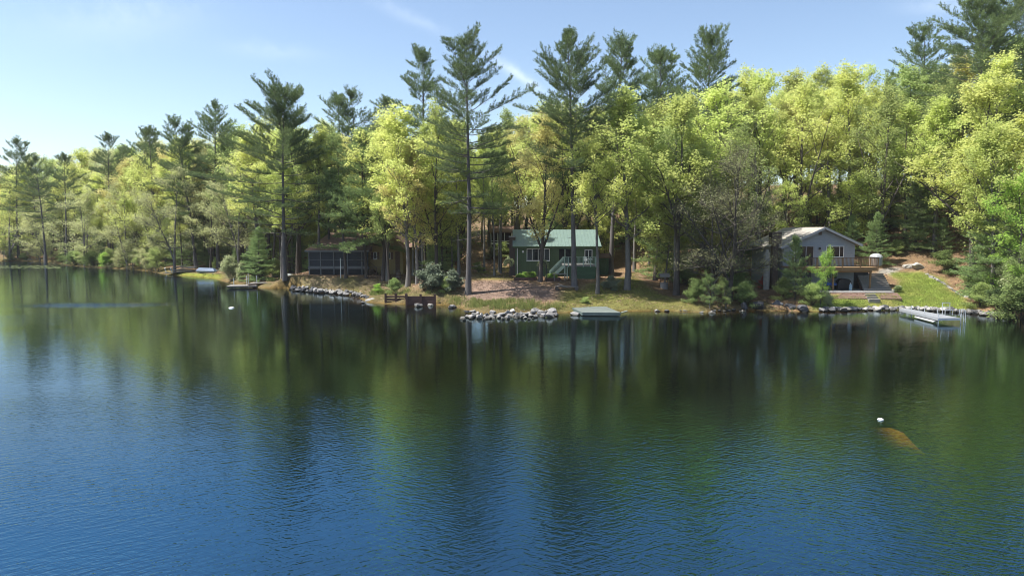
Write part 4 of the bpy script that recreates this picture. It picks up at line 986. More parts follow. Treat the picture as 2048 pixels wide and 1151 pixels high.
# side wing with a railed upper porch
wx0, wx1 = xof(807,99), xof(842,99)
m = MB(); m.slab([(wx0,97.4,zof(494,97.4)),(wx1+.3,97.4,zof(494,97.4)),(wx1+.3,101,zof(481,101)),(wx0,101,zof(481,101))], .14); part('wing_roof', m, SHINGB, K)
m = MB(); m.box(wx0, wx1, 98, 98.08, zof(506,98), zof(495.5,98)); part('porch_panel', m, TAN, K)
m = MB(); m.box(wx0, wx1, 100.6, 100.9, czb, zof(482,101)-.2); part('wing_wall', m, TAN, K)
for u in (808.5, 825, 841):
    m = MB(); x = xof(u,98); m.box(x-.07,x+.07,97.9,97.99,czb-.3,zof(493,98)-.1); part('wing_post', m, TAN, K)

# ---- a small dark outbuilding with a pale railed porch, far up the drive
yo = 110.0; ox0, ox1 = xof(982,yo), xof(1024,yo); oz = gz((ox0+ox1)/2, yo)
O = empty('outbuilding', ((ox0+ox1)/2, yo, oz), 0, 'dark outbuilding with a pale porch rail at the top of the drive', 'shed')
m = MB(); m.box(ox0, ox1, yo, yo+4, oz-.4, oz+2.6); part('wall', m, surf('wall_dark',(.05,.042,.036),.9,.3,1,(4,1,1)), O)
m = MB(); m.poly_x([(yo-1.4,oz+2.5),(yo+1.8,oz+3.5),(yo+4.3,oz+2.6),(yo+4.3,oz+2.45),(yo+1.8,oz+3.35),(yo-1.4,oz+2.35)], ox0-.3, ox1+.3); part('roof', m, SHINGB, O)
m = MB(); m.box(ox0, ox1, yo-1.3, yo-1.2, oz+.55, oz+.78); m.box(ox0, ox1, yo-1.25, yo-1.2, oz+1.05, oz+1.12); part('porch_rail', m, WHITE, O)
for f_ in (0,.33,.66,1):
    x = ox0+.06+(ox1-ox0-.12)*f_; m = MB(); m.box(x-.05,x+.05,yo-1.19,yo-1.09,oz-.3,oz+2.45); part('post', m, WHITE, O)
# ---------------------------------------------------------------- docks, walls, stones and yard things
def prism_top(q, z, th):
    """flat deck from four (x,y) corners"""
    vs = [(x,y,z-th) for x,y in q] + [(x,y,z) for x,y in q]
    m = MB(); m.add(vs, [(3,2,1,0),(4,5,6,7),(0,1,5,4),(1,2,6,5),(2,3,7,6),(3,0,4,7)]); return m
def planks(q, z, n, gap=.012, th=.04):
    """boards laid across from edge 0-1 to edge 3-2"""
    m = MB(); P = [Vector((x,y,0)) for x,y in q]
    for i in range(n):
        a, b = i/n, (i+1)/n - gap
        c = [P[0].lerp(P[3],a), P[1].lerp(P[2],a), P[1].lerp(P[2],b), P[0].lerp(P[3],b)]
        m.add([(p.x,p.y,z-th) for p in c]+[(p.x,p.y,z) for p in c], [(3,2,1,0),(4,5,6,7),(0,1,5,4),(1,2,6,5),(2,3,7,6),(3,0,4,7)])
    return m
def shrinkq(q, s):
    c = Vector((sum(p[0] for p in q)/4, sum(p[1] for p in q)/4)); return [tuple(c+(Vector(p)-c)*s) for p in q]
# metal dock on the right
q = [on_level(1798,617.5,.5), on_level(1812,616,.5), on_level(1922,635.5,.5), on_level(1877,636,.5)]
D = empty('metal_dock', (*q[3], 0), 0, 'pale metal dock with thin posts running out from the lawn', 'dock')
part('deck', planks(q, .5, 46), DOCKM, D); part('frame', prism_top(shrinkq(q,.985), .455, .16), METAL, D)
for i, (u, v, hgt) in enumerate([(1823,622,1.25),(1849,628,1.25),(1877,636.5,1.1),(1922,636,1.0),(1875,626,.9),(1838,620,.7)]):
    x, y = on_level(u, v, .45); m = MB(); m.tube([(x,y,-1.2),(x,y,.45+hgt*.45-.05)], .035, 8); part('dock_post', m, METAL, D)
s = [on_level(1829,632.5,.18), on_level(1836,630.5,.18), on_level(1876,641,.18), on_level(1867,642.5,.18)]
part('side_step', prism_top(s, .2, .1), DOCKM, D)
x, y = on_level(1924,637,.3); m = MB()
for dx_ in (0,.42): m.tube([(x-.06+dx_*.3,y+.1+dx_,.5),(x-.02+dx_*.3,y+.1+dx_,1.05),(x+.2+dx_*.3,y+.05+dx_,1.12),(x+.30+dx_*.3,y+dx_,.9),(x+.30+dx_*.3,y+dx_,-.7)], .026, 8)
for z in (.2,-.1,-.4): m.tube([(x+.30,y,z),(x+.42,y+.42,z)], .025, 6)
part('ladder', m, METAL, D)
x, y = on_level(1897,630,.5)
B_ = empty('dock_bench', (x, y, .5), 0, 'light metal frame bench standing on the pale dock', 'bench')
m = MB(); m.box(x-.35,x+.35,y-.05,y+.35,.93,.98); part('seat', m, METAL, B_)
m = MB()
for sx in (-.33,.33): m.tube([(x+sx,y+.36,.98),(x+sx,y+.42,1.55)], .028, 6)
m.tube([(x-.36,y+.42,1.55),(x+.36,y+.42,1.55)], .03, 6); m.tube([(x-.34,y+.40,1.2),(x+.34,y+.40,1.2)], .025, 6); part('backrest', m, METAL, B_)
for sx in (-.33,.33):
    for sy in (-.03,.33): m = MB(); m.tube([(x+sx,y+sy,.5),(x+sx,y+sy,.93)], .025, 6); part('leg', m, METAL, B_)
# green raft-like dock before the mossy bank
q = [on_level(1165,624.5,.34), on_level(1241,625,.34), on_level(1208,611,.34), on_level(1134,611.5,.34)]
D = empty('green_dock', (*q[0], 0), 0, 'low faded green swimming platform against the mossy bank', 'dock')
part('deck', planks(q, .36, 22), DOCKG, D); part('fascia', prism_top(shrinkq(q,1.004), .315, .26), surf('raft_edge',(.085,.115,.11),.7,.25,1.5), D)
q2 = [on_level(1241,625.5,.25), on_level(1243,623.5,.25), on_level(1254,620.5,.25), on_level(1255,622,.25)]
part('gangplank', prism_top(q2, .27, .06), DOCKG, D)
for u, v in ((1168,627),(1196,628),(1238,627.5)):
    x, y = on_level(u, v, .1); m = MB(); m.tube([(x,y,-1),(x,y,.3)], .06, 8); part('dock_post', m, WOODG, D)
# low wooden dock on the left
D = empty('wooden_dock', (*on_level(500,571,0), 0), 0, 'grey wooden dock in two stepped sections under the leaning pine', 'dock')
q = [on_level(452.5,572.5,.32), on_level(515,571,.32), on_level(510,568.5,.32), on_level(462,569,.32)]
part('outer_deck', planks([q[0],q[3],q[2],q[1]], .34, 16), WOODG, D); part('float', prism_top(shrinkq(q,.97), .29, .14), surf('float_dark',(.12,.12,.12),.8,.3,2), D)
q = [on_level(495,567.5,.55), on_level(570,561.5,.65), on_level(576,559,.65), on_level(510,563,.55)]
part('inner_deck', planks([q[0],q[3],q[2],q[1]], .56, 20), WOODG, D); part('beam', prism_top(shrinkq(q,.97), .515, .15), WOODB, D)
for u, v, t in ((468,572,1.0),(494,571.5,1.3),(497,569,1.5),(514,571,1.3),(528,567,.5)):
    x, y = on_level(u, v, .2); m = MB(); m.tube([(x,y,-1.2),(x,y,.3+t)], .045, 8); part('dock_post', m, METAL, D)
# far dock
D = empty('far_dock', (*on_level(80,519,0), 0), 0, 'small pale dock far off by the buff shore trees', 'dock')
q = [on_level(54,519,.4), on_level(112,518,.4), on_level(112,516.6,.4), on_level(58,517,.4)]
part('deck', planks([q[0],q[3],q[2],q[1]], .42, 14), DOCKM, D); 
for u in (57,84,110):
    x, y = on_level(u, 518.6, .3); m = MB(); m.tube([(x,y,-1),(x,y,.36)], .08, 8); part('dock_post', m, METAL, D)
# buoys
def buoy(u, v, r, sq, label):
    x, y = on_level(u, v, 0); o = empty('mooring_buoy', (x,y,0), 0, label, 'buoy')
    m = MB(); m.lathe([(r*math.sin(t)+.001, r*sq*(.35-math.cos(t))) for t in np.linspace(.05,3.09,10)], x, y, 18); part('float', m, surf('buoy_white',(.85,.86,.88),.4,.05,3), o, smooth=True)
    m = MB(); m.tube([(x,y,r*sq*1.3),(x,y,r*sq*1.3+r*.1)], r*.10, 8); m.tube([(x-r*.1,y,r*sq*1.3+r*.1),(x+r*.1,y,r*sq*1.3+r*.1)], r*.06, 6); part('ring', m, surf('buoy_ring',(.35,.36,.38),.4,.1,3), o)
buoy(463,615.5,.28,.26,'flat white buoy floating off the low wooden dock')
buoy(1761,839,.12,.45,'round white buoy above the sunken amber boulder')

# stones
def stone_mesh(seed, n=2):
    import bmesh
    rs = np.random.RandomState(seed); bm = bmesh.new(); bmesh.ops.create_icosphere(bm, subdivisions=n+1, radius=1)
    cuts = rs.randn(9,3); cuts /= np.linalg.norm(cuts,axis=1,keepdims=True); ds = rs.uniform(.42,.82,9)
    ax = rs.randn(5,3)*2.2; ph = rs.rand(5)*6.28
    for v in bm.verts:
        p = np.array(v.co)
        for c, d in zip(cuts, ds):
            s_ = p@c
            if s_ > d: p = p - c*(s_-d)*.97
        p = p*(1+.035*np.sin(ax@p+ph).sum()+.02*np.sin(ax@p*4+ph*3).sum())*1.18; v.co = p
    me = bpy.data.meshes.new('stone'); bm.to_mesh(me); bm.free()
    me.materials.append(STONE)
    return me
STONE  = surf('granite', (.255,.245,.235), .9, .45, 1.6, bump=.05, spec=.2, fine=.35, objrand=.35, wet=True)
STONED = surf('granite_dark', (.085,.085,.09), .9, .4, 1.6, bump=.05, spec=.2, fine=.3, objrand=.25, wet=True)
STONES = [stone_mesh(60+i) for i in range(7)]
def stone(x, y, z, sx, sy, sz, label, group=None, mat=None, rg=random, nm='stone'):
    o = bpy.data.objects.new(nm, STONES[rg.randrange(7)]); C.objects.link(o); o.location = (x,y,z); o.scale = (sx,sy,sz)
    o.rotation_euler = (rg.uniform(-.25,.25), rg.uniform(-.25,.25), rg.random()*6.28)
    if mat: o.material_slots[0].link = 'OBJECT'; o.material_slots[0].material = mat
    return tag(o, label, 'rock', group)
rk = random.Random(3)
# pile at the point: (u, v, half-width px)
PILE = [(925,633,8),(934,630,6),(943,631,9),(950,627,9),(957,632,8),(963,628,7),(975,633,7),(983,632,9),(988,629,8),(992,618,12),(998,631,9),(1003,626,10),(1010,615,12),(1015,633,8),(1016,624,10),(1021,629,9),(1026,622,9),(1033,630,11),(1037,619,9),(1041,626,7),(1047,631,9),(1052,626,8),(1058,634,5),(1065,624,9),(1071,621,10),(1071,630,6),(1080,626,11),(1086,629,8),(1093,622,7),(1102,629,12),(1104,621,9),(1112,627,8),(928,636,5),(968,635,5),(1005,634,6),(1078,618,8),(1048,621,6),(985,623,8),(970,630,6),(1062,628,5)]
for u, v, w_ in PILE:
    x, y = on_level(u, v+2.0, .12); s = .86*w_/1365*y
    stone(x, y, .06+.008*max(0,634-v), s*rk.uniform(.8,1.35), s*rk.uniform(.7,1.0), s*rk.uniform(.5,.85), 'pale granite stone in the heap at the point', 'stones heaped at the point', rg=rk)
for i in range(46):
    u, v = rk.uniform(928,1112), rk.uniform(619,634); v = min(v, 628+8*min(1,(1112-u)/60)); x, y = on_level(u, v+2, .1); s = rk.uniform(2.5,5.5)/1365*y
    stone(x, y, .03+.01*max(0,632-v), s*1.2, s, s*.7, 'small stone wedged between the bigger stones of the heap', 'small stones of the heap', STONED if rk.random()<.3 else None, rk)
for u, v, w_, lab in [(1152,626,12,'low round stone touching the corner of the green platform'),(905,611,12,'flat-topped stone alone in the shallows by the grassy bank'),(838,609,12,'flat stone below the timber bulkhead'),(860,607,9,'smaller flat stone below the timber bulkhead'),
                      (742,599,14,'large pale boulder at the end of the timber bulkhead'),(757,592,9,'grey boulder tucked behind the large pale boulder'),(768,594,8,'grey stone next to the bulkhead post'),(727,602,6,'small stone at the tip beside the large pale boulder'),
                      (1302,617,7,'round grey stone on the shore between the platform and the thicket'),(1424,622,8,'dark wet stone lying in the amber shallows'),(1403,621,5,'small pale stone in the amber shallows')]:
    x, y = on_level(u, v+3, .05); s = w_/1365*y; stone(x, y, .03, s, s*.7, s*.42, lab, rg=rk)
for u, v, w_, h_, lab in [(1490,612,9,8,'smallest of the dark boulders below the grey house'),(1520,612,13,9,'rounded blue-grey boulder second from the thicket'),(1555,611,16,10,'largest dark boulder of the row below the grey house'),(1583,613,13,10,'blunt dark boulder beside the largest one'),(1610,616,15,8,'low broad boulder under the little pale-leaved tree'),(1536,600,10,6,'reddish stone lying behind the boulder row'),(1560,596,8,5,'pale slab on the bank above the boulder row')]:
    x, y = on_level(u, v+6, .1); s = w_/1365*y; stone(x, y+.3, .25+(615-v)*.03, s, s*.8, h_/1365*y, lab, mat=STONED, rg=rk)
# rubble edge along the left lawn, stone edging along the right bank
for i in range(95):
    t = rk.random(); u = 572+t*165; v = np.interp(u, [572,630,680,716,740], [577,582,586,590,600]) + rk.uniform(-4,1)
    x, y = on_level(u, v, .2); s = rk.uniform(.16,.38); stone(x, y+.2, .05+rk.random()*.3, s*1.2, s, s*.7, 'grey stone in the rubble edge below the brown cabin lawn', 'rubble stones below the brown cabin lawn', STONED if rk.random()<.35 else None, rk)
for i in range(80):
    u = 1640+370*(i+rk.random()*.7)/80; v = np.interp(u, [1640,1720,1800,1850,1900,1950,1985,2010], [621,619,618,619,621,625,630,633]) - rk.uniform(0,2.5)
    x, y = on_level(u, v, .15); s = rk.uniform(.18,.36); stone(x, y+.1, .16, s*1.35, s, s*.75, 'squared stone in the lakeside edging of the lawn', 'edging stones of the lawn', STONED if rk.random()<.3 else None, rk)
for i in range(34):
    t = (i+rk.random()*.6)/34; u = np.interp(t, [0,.4,.7,1], [1852,1888,1920,1975]); v = np.interp(t, [0,.4,.7,1], [548,568,590,606])
    x, y, z = hit(u, v); s = rk.uniform(.09,.24); stone(x, y, z, s*1.2, s, s*.7, 'stone in the loose line bordering the lawn slope', 'border stones of the lawn slope', None, rk)
for u, v, w_, lab in [(1818,534,10,'big white ledge rock at the top of the lawn slope'),(1835,536,12,'longer pale ledge rock beside the white one'),(1796,577,6,'pale stone at the foot of the hillside stairs'),(1786,583,5,'small white stone in the planting by the patio')]:
    x, y, z = hit(u, v); s = w_/1365*y; stone(x, y, z+.1, s*1.3, s, s*.6, lab, mat=BRICKW, rg=rk)
for i in range(55):
    u = 1290+210*rk.random(); v = 620.5+rk.uniform(-2,1.5); x, y = on_level(u, v, .05); s = rk.uniform(.10,.25); stone(x, y, .03, s*1.2, s, s*.6, 'cobble on the dark shore before the thicket', 'cobbles before the thicket', STONED if rk.random()<.6 else None, rk)
x, y = ROCK_UW
p0_, p1_ = on_level(1776,846), on_level(1852,890); o = stone((p0_[0]+p1_[0])/2-.05, (p0_[1]+p1_[1])/2+1.0, -1.40, math.hypot(p1_[0]-p0_[0],p1_[1]-p0_[1])*.75, 1.6, .98, 'sunken amber boulder glowing through the dark water', rg=random.Random(9)); o.rotation_euler = (0,0,math.atan2(p1_[1]-p0_[1],p1_[0]-p0_[0]))
o.material_slots[0].link = 'OBJECT'; o.material_slots[0].material = surf('amber_rock', (.40,.25,.05), .9, .8, 1.4, fine=.35)
# timber bulkhead: two bays
def bulkhead(u0, u1, vt, vb, dy, nrail, label):
    a = on_level(u0, vb, 0); c = on_level(u1, vb, 0); zt = zof(vt, a[1])
    o = empty('timber_bulkhead', ((a[0]+c[0])/2, a[1], 0), 0, label, 'retaining wall')
    for i in range(nrail):
        z = -.25 + (zt+.2)*(i+.5)/nrail; m = MB(); m.bar((a[0],a[1]+dy,z),(c[0],c[1]+dy,z),.12,(zt+.2)/nrail*(.72 if nrail < 5 else .93)); part('plank', m, TIMBER, o)
    for f_ in (0,.5,1):
        m = MB(); x = a[0]+(c[0]-a[0])*f_; y = a[1]+(c[1]-a[1])*f_; m.box(x-.11,x+.11,y-.18+dy,y-.065+dy,-.8,zt+.18); part('post', m, TIMBER, o)
    return o
bulkhead(773,814,589,606,-.35,4,'open-railed bay of the timber bulkhead beside the large pale boulder')
bulkhead(815,871,590,609,-.45,7,'close-boarded bay of the timber bulkhead under the rhododendron')
# overturned boat
x, y, z = hit(566, 553)
o = empty('rowboat', (x,y,z), 0, 'upturned grey rowboat on the bank behind the low dock', 'boat')
m = MB(); n = 9; secs = []
for i in range(n):
    t = i/(n-1); w_ = .62*math.sin(math.pi*(.12+.80*t))**.7; h_ = .5*math.sin(math.pi*(.15+.75*t))**.5
    for k in range(7):
        a = math.pi*k/6; secs.append((x-1.6+3.2*t, y-w_*math.cos(a), z+h_*math.sin(a)**.8))
m.add(secs, [(i*7+k,i*7+k+1,(i+1)*7+k+1,(i+1)*7+k) for i in range(n-1) for k in range(6)]+[tuple(range(7)),tuple((n-1)*7+k for k in range(6,-1,-1))])
part('hull', m, surf('boat_grey',(.30,.33,.33),.55,.15,1.5), o, smooth=True)
m = MB(); m.bar((x-1.5,y,z+.47),(x+1.45,y,z+.44),.06,.06); part('keel', m, TRIMG, o)
# stacked dock sections, blue cover, leaning plank, poles on the far bank
x, y, z = hit(368, 545); o = empty('stacked_dock_sections', (x,y,z), 0, 'heap of grey dock sections stacked on the far bank', 'dock sections')
for i, (dx_, dz_, tl, w_) in enumerate([(-1.2,.12,.10,4.2),(-.4,.4,-.05,3.8),(.3,.7,.12,3.2),(.8,.95,.03,2.6),(-.6,1.1,.25,2.2)]):
    m = MB(); m.bar((x+dx_-w_/2,y,z+dz_-tl*w_/2),(x+dx_+w_/2,y+.3,z+dz_+tl*w_/2),1.3,.12); part('section', m, WOODG, o)
x, y, z = hit(413, 545); o = empty('covered_boat', (x,y,z), 0, 'boat under a blue cover at the foot of the crooked pine', 'boat')
m = MB(); m.add([(x-1.6,y-.6,z+.35),(x+1.6,y-.6,z+.3),(x+1.75,y+.7,z+.3),(x-1.4,y+.7,z+.35),(x-1.2,y-.2,z+.85),(x+1.2,y-.15,z+.75),(x+1.2,y+.3,z+.75),(x-1.1,y+.3,z+.85)], [(0,1,5,4),(1,2,6,5),(2,3,7,6),(3,0,4,7),(4,5,6,7),(3,2,1,0)]); part('cover', m, surf('tarp_faded_blue',(.11,.16,.25),.6,.25,1.5), o)
m = MB(); m.add([(x-1.3,y-.45,z),(x+1.3,y-.45,z),(x+1.3,y+.5,z),(x-1.3,y+.5,z),(x-1.6,y-.58,z+.345),(x+1.6,y-.58,z+.295),(x+1.7,y+.68,z+.295),(x-1.4,y+.68,z+.345)], [(3,2,1,0),(0,1,5,4),(1,2,6,5),(2,3,7,6),(3,0,4,7),(4,5,6,7)]); part('hull', m, surf('hull_dull',(.16,.20,.24),.6,.2,1), o)
x, y, z = hit(424, 549); x2 = xof(442, y); m = MB(); m.bar((x,y,z+.05),(x2,y+.4,z+1.15),.5,.07); tag(m.build('gangway_plank', WHITE), 'white gangway plank propped up on the bank', 'plank')
for u, du in ((329,5),(341,4)):
    x, y, z = hit(u+du, 547); m = MB(); m.tube([(x,y,z),(xof(u,y),y,z+.95)], .07, 8); m.tube([(xof(u,y),y,z+.93),(xof(u,y)+.25,y,z+.99)], .06, 8)
    tag(m.build('mooring_pole', WHITE), 'white pole leaning at the edge of the %s dock sections' % ('grassy bank beside the stacked' if du == 5 else 'heap of stacked'), 'pole')
# --- things in the yards
def chair(u, v, rz, label, mat):
    x, y, z = hit(u, v); o = empty('garden_chair', (x,y,z), rz, label, 'chair')
    for nm, f in (('seat', lambda m: m.slab([(-.3,-.3,.42),(.3,-.3,.42),(.28,.3,.32),(-.28,.3,.32)], .04)), ('backrest', lambda m: m.slab([(-.28,.28,.34),(.28,.28,.34),(.3,.52,1.05),(-.3,.52,1.05)], .04))):
        m = MB(); f(m); link_mesh(nm, m.mesh(nm, mat), o)
    for sx in (-.34,.34):
        m = MB(); m.box(sx-.05,sx+.05,-.32,.4,.56,.60); link_mesh('armrest', m.mesh('armrest', mat), o)
        for sy in (-.28,.34): m = MB(); m.box(sx-.03,sx+.03,sy-.03,sy+.03,0,.56); link_mesh('leg', m.mesh('leg', mat), o)
    return o
chair(793,548,.2,'pale slatted garden chair on the lawn before the tan gable',TRIMG)
x, y, z = hit(797,556); o = empty('wooden_barrel', (x,y,z), 0, 'short brown barrel standing in front of the pale chair', 'barrel')
m = MB(); m.lathe([(.30,0),(.37,.25),(.38,.4),(.36,.6),(.31,.8)], x, y, 16)
m.v = [(a,b_,c+z) for a,b_,c in m.v]; part('body', m, WOODB, o)
for k in (.2,.6): m = MB(); m.lathe([(.385,k),(.392,k+.03),(.385,k+.06)], x, y, 16); m.v = [(a,b_,c+z) for a,b_,c in m.v]; part('hoop', m, TRIMG, o)
x, y, z = hit(681.5,556); m = MB(); m.tube([(x,y,z-.1),(x,y,zof(516,y))], .05, 8); tag(m.build('lawn_pole', WHITE), 'thin white pole standing on the lawn before the screened porch', 'pole')  # a plain pole, no lamp on it
rk2 = random.Random(8); x, y, z = hit(748,555)
o = empty('firewood_heap', (x,y,z), 0, 'untidy heap of split firewood by the trunk near the porch stairs', 'firewood')
for i in range(16):
    a = rk2.random()*3.14; cx_, cy_ = x+rk2.uniform(-.9,.9), y+rk2.uniform(-.35,.35); zz = z+.08+rk2.random()*.4*(1-abs(cx_-x)/1.1); m = MB()
    m.bar((cx_-.24*math.cos(a),cy_-.24*math.sin(a),zz),(cx_+.24*math.cos(a),cy_+.24*math.sin(a),zz+rk2.uniform(-.1,.1)),.13,.12); part('log', m, surf('split_wood',(.30,.20,.14),.9,.35,3), o)
# garden beds, arbors, table, bench before the green cabin
def bed(u0, u1, v, label):
    x0, y, z = hit(u0, v); x1 = xof(u1, y); o = empty('garden_bed', ((x0+x1)/2,y,z), 0, label, 'garden bed')
    for (a,b_,c,d) in ((x0,x1,y,y+.12),(x0,x1,y+1.5,y+1.62),(x0,x0+.12,y+.121,y+1.499),(x1-.12,x1,y+.121,y+1.499)):
        m = MB(); m.box(a,b_,c,d,z-.15,z+.34); part('timber', m, TIMBER, o)
    m = MB(); m.box(x0+.121,x1-.121,y+.121,y+1.499,z-.1,z+.26); part('soil', m, surf('soil',(.07,.05,.035),.95,.3,4,bump=.03), o); return x0, x1, y, z
b1 = bed(1028.5,1074,561,'timber-edged bed of bright greens beside the first arbor'); b2 = bed(1091,1121,562,'timber-edged garden bed between the second arbor and the table')
for (x0,x1,y,z), n in ((b1,9),(b2,5)):
    for i in range(n):
        xx = x0+.3+(x1-x0-.6)*(i+rk2.random()*.5)/n; plant('bedding_plant','weeds',xx,y+.5+rk2.random()*.6,rk2.uniform(.4,.75),'leafy green plant in the timber-edged %s' % ('bed beside the first arbor' if n==9 else 'bed near the table'),'plant','plants in the %s bed' % ('first' if n==9 else 'second'),z=z+.28,leaf='bright' if i%3 else 'mid',wide=1.3,rng=rk2)
def arbor(u0, u1, v, vt, label, vlabel):
    x0, y, z = hit(u0, v); x1 = xof(u1, y); zt = zof(vt, y)-.35; o = empty('garden_arbor', ((x0+x1)/2,y,z), 0, label, 'arbor')
    for x in (x0,x1):
        for yy in (y,y+.8): m = MB(); m.tube([(x,yy,z-.1),(x,yy,zt)], .035, 6); part('post', m, IRON, o)
        m = MB()
        for k in range(6): m.tube([(x,y,z+.25+k*.3),(x,y+.8,z+.25+k*.3)], .014, 5)
        for k in range(1,4): m.tube([(x,y+.2*k,z+.1),(x,y+.2*k,zt)], .012, 5)
        part('lattice', m, IRON, o)
    cx_ = (x0+x1)/2; r_ = (x1-x0)/2
    for yy in (y,y+.8): m = MB(); m.tube([(cx_-r_*math.cos(t), yy, zt+.45*math.sin(t)) for t in np.linspace(0,math.pi,9)], .03, 6); part('arch', m, IRON, o)
    m = MB()
    for t in np.linspace(.3,2.84,7): m.tube([(cx_-r_*math.cos(t),y,zt+.45*math.sin(t)),(cx_-r_*math.cos(t),y+.8,zt+.45*math.sin(t))], .015, 5)
    part('top_lattice', m, IRON, o)
    for i in range(3): plant('climbing_vine','bush_b',x0+(x1-x0)*(.2+.38*i),y+.4,rk2.uniform(.8,1.05),vlabel,'plant',vlabel+'s',z=zt-.05-.25*abs(i-1),leaf='pale',wide=.8,rng=rk2)
arbor(1008,1024,561,521,'dark metal garden arbor, the one beside the path','pale climbing vine over the arbor beside the path')
arbor(1076,1093,563,525,'dark metal garden arbor around the golden tree trunk','pale climbing vine over the arbor at the golden tree')
x, y, z = hit(1119,561); o = empty('garden_table', (x,y,z), 0, 'weathered garden table by the foot of the deck stairs', 'table')
m = MB(); m.box(x-.75,x+.75,y-.35,y+.35,z+.70,z+.75); part('tabletop', m, WOODG, o)
for sx in (-.6,.6):
    for sy in (-.28,.28): m = MB(); m.box(x+sx-.035,x+sx+.035,y+sy-.035,y+sy+.035,z-.05,z+.70); part('leg', m, WOODG, o)
x, y, z = hit(1133,580); o = empty('log_bench', (x,y,z), 0, 'rustic plank bench on two dark logs in front of the pointed pine', 'bench')
for sx in (-1.05,1.05): m = MB(); m.tube([(x+sx,y-.3,z+.17),(x+sx,y+.5,z+.17)], .2, 12); part('log', m, BARKD, o)
m = MB(); m.bar((x-1.2,y+.1,z+.42),(x+1.25,y+.15,z+.36),.36,.06); part('plank', m, WOODG, o)
m = MB(); m.bar((x-.9,y+.25,z+.66),(x+.1,y+.1,z+.30),.2,.06); part('loose_board', m, WOODG, o)
# wishing well on the mossy lawn
x, y, z = hit(1328,576); o = empty('wishing_well', (x,y,z), 0, 'small wooden wishing well with a shingled roof on the lawn', 'wishing well')
m = MB(); m.lathe([(.42,-.1),(.45,.1),(.42,.55),(.46,.58),(.46,.62)], x, y, 14); m.v = [(a,b_,c+z) for a,b_,c in m.v]; part('tub', m, WOODG, o)
for sx in (-.38,.38): m = MB(); m.box(x+sx-.04,x+sx+.04,y-.04,y+.04,z+.62,z+1.35); part('post', m, WOODB, o)
m = MB(); m.tube([(x-.34,y,z+.95),(x+.34,y,z+.95)], .05, 8); part('windlass', m, WOODB, o)
m = MB(); m.poly_x([(y-.5,z+1.28),(y,z+1.62),(y+.5,z+1.28),(y+.5,z+1.23),(y,z+1.55),(y-.5,z+1.23)], x-.55, x+.55); part('roof', m, WOODG, o)
# patio things
x, y = xof(1688,71.6), 71.6; z = 1.60
o = empty('covered_grill', (x,y,z), 0, 'barbecue grill under a black cover on the patio', 'grill')
m = MB(); m.poly_y([(x-.75,z+.05),(x+.75,z+.05),(x+.72,z+.75),(x+.62,z+.95),(x+.40,z+1.15),(x-.05,z+1.22),(x-.5,z+1.12),(x-.68,z+.9)], y-.32, y+.32); part('cover', m, BLACK, o)
for sx in (-.6,.6): m = MB(); m.tube([(x+sx,y-.2,z+.08),(x+sx,y+.2,z+.08)], .08, 10); part('wheel', m, IRON, o)
x, y = xof(1665,71.8), 71.8; o = empty('blue_kayak', (x,y,z), 0, 'bright blue tub-like boat stored under the deck', 'boat')
m = MB(); m.add([(x-.75,y-.28,z+.5),(x+.6,y-.28,z+.46),(x+.7,y+.3,z+.46),(x-.8,y+.3,z+.5),(x-.6,y-.2,z+.78),(x+.4,y-.2,z+.70),(x+.45,y+.2,z+.70),(x-.6,y+.2,z+.78)], [(3,2,1,0),(0,1,5,4),(1,2,6,5),(2,3,7,6),(3,0,4,7),(4,5,6,7)]); part('hull', m, BLUE, o)
for sx in (-.5,.45): m = MB(); m.box(x+sx-.05,x+sx+.05,y-.25,y+.25,z+.0,z+.46); part('stand', m, WOODB, o)
x, y = xof(1702.5,70.6), 70.6; o = empty('gas_bottle', (x,y,z), 0, 'pale blue gas bottle beside the covered grill', 'gas bottle')
m = MB(); m.lathe([(.12,0),(.15,.04),(.15,.55),(.11,.66),(.05,.70)], x, y, 14); m.v=[(a,b_,c+z) for a,b_,c in m.v]; part('body', m, surf('bottle_blue',(.22,.33,.42),.5,.1,3), o, smooth=True)
m = MB(); m.lathe([(.06,.70),(.06,.8),(.02,.82)], x, y, 10); m.v=[(a,b_,c+z) for a,b_,c in m.v]; part('valve', m, METAL, o)
x, y = xof(1751,74.0), 74.0; o = empty('domed_hot_tub', (x,y,dz2), 0, 'round white tub with a domed cover at the end of the deck', 'hot tub')
m = MB(); m.lathe([(.62,0),(.64,.1),(.64,.85)], x, y, 20); m.v=[(a,b_,c+dz2) for a,b_,c in m.v]; part('tub', m, surf('tub_side',(.28,.285,.29),.7,.12,2,(6,6,.3)), o)
m = MB(); m.lathe([(.68,.851),(.66,.95),(.52,1.16),(.28,1.27),(.02,1.30)], x, y, 10); m.v=[(a,b_,c+dz2) for a,b_,c in m.v]; part('cover', m, surf('tub_cover',(.33,.34,.35),.7,.1,2), o)
def deckchair(x, y, z, label):
    o = empty('deck_chair', (x,y,z), .4, label, 'chair')
    for nm, f in (('seat', lambda m: m.box(-.24,.24,-.24,.24,.40,.44)), ('backrest', lambda m: m.slab([(-.24,.22,.45),(.24,.22,.45),(.22,.34,.9),(-.22,.34,.9)], .03))):
        m = MB(); f(m); link_mesh(nm, m.mesh(nm, WHITE), o)
    for sx in (-.21,.21):
        for sy in (-.21,.21): m = MB(); m.box(sx-.02,sx+.02,sy-.02,sy+.02,0,.40); link_mesh('leg', m.mesh('leg', WHITE), o)
deckchair(xof(1172,79), 79, dz, 'white plastic chair on the green cabin deck')
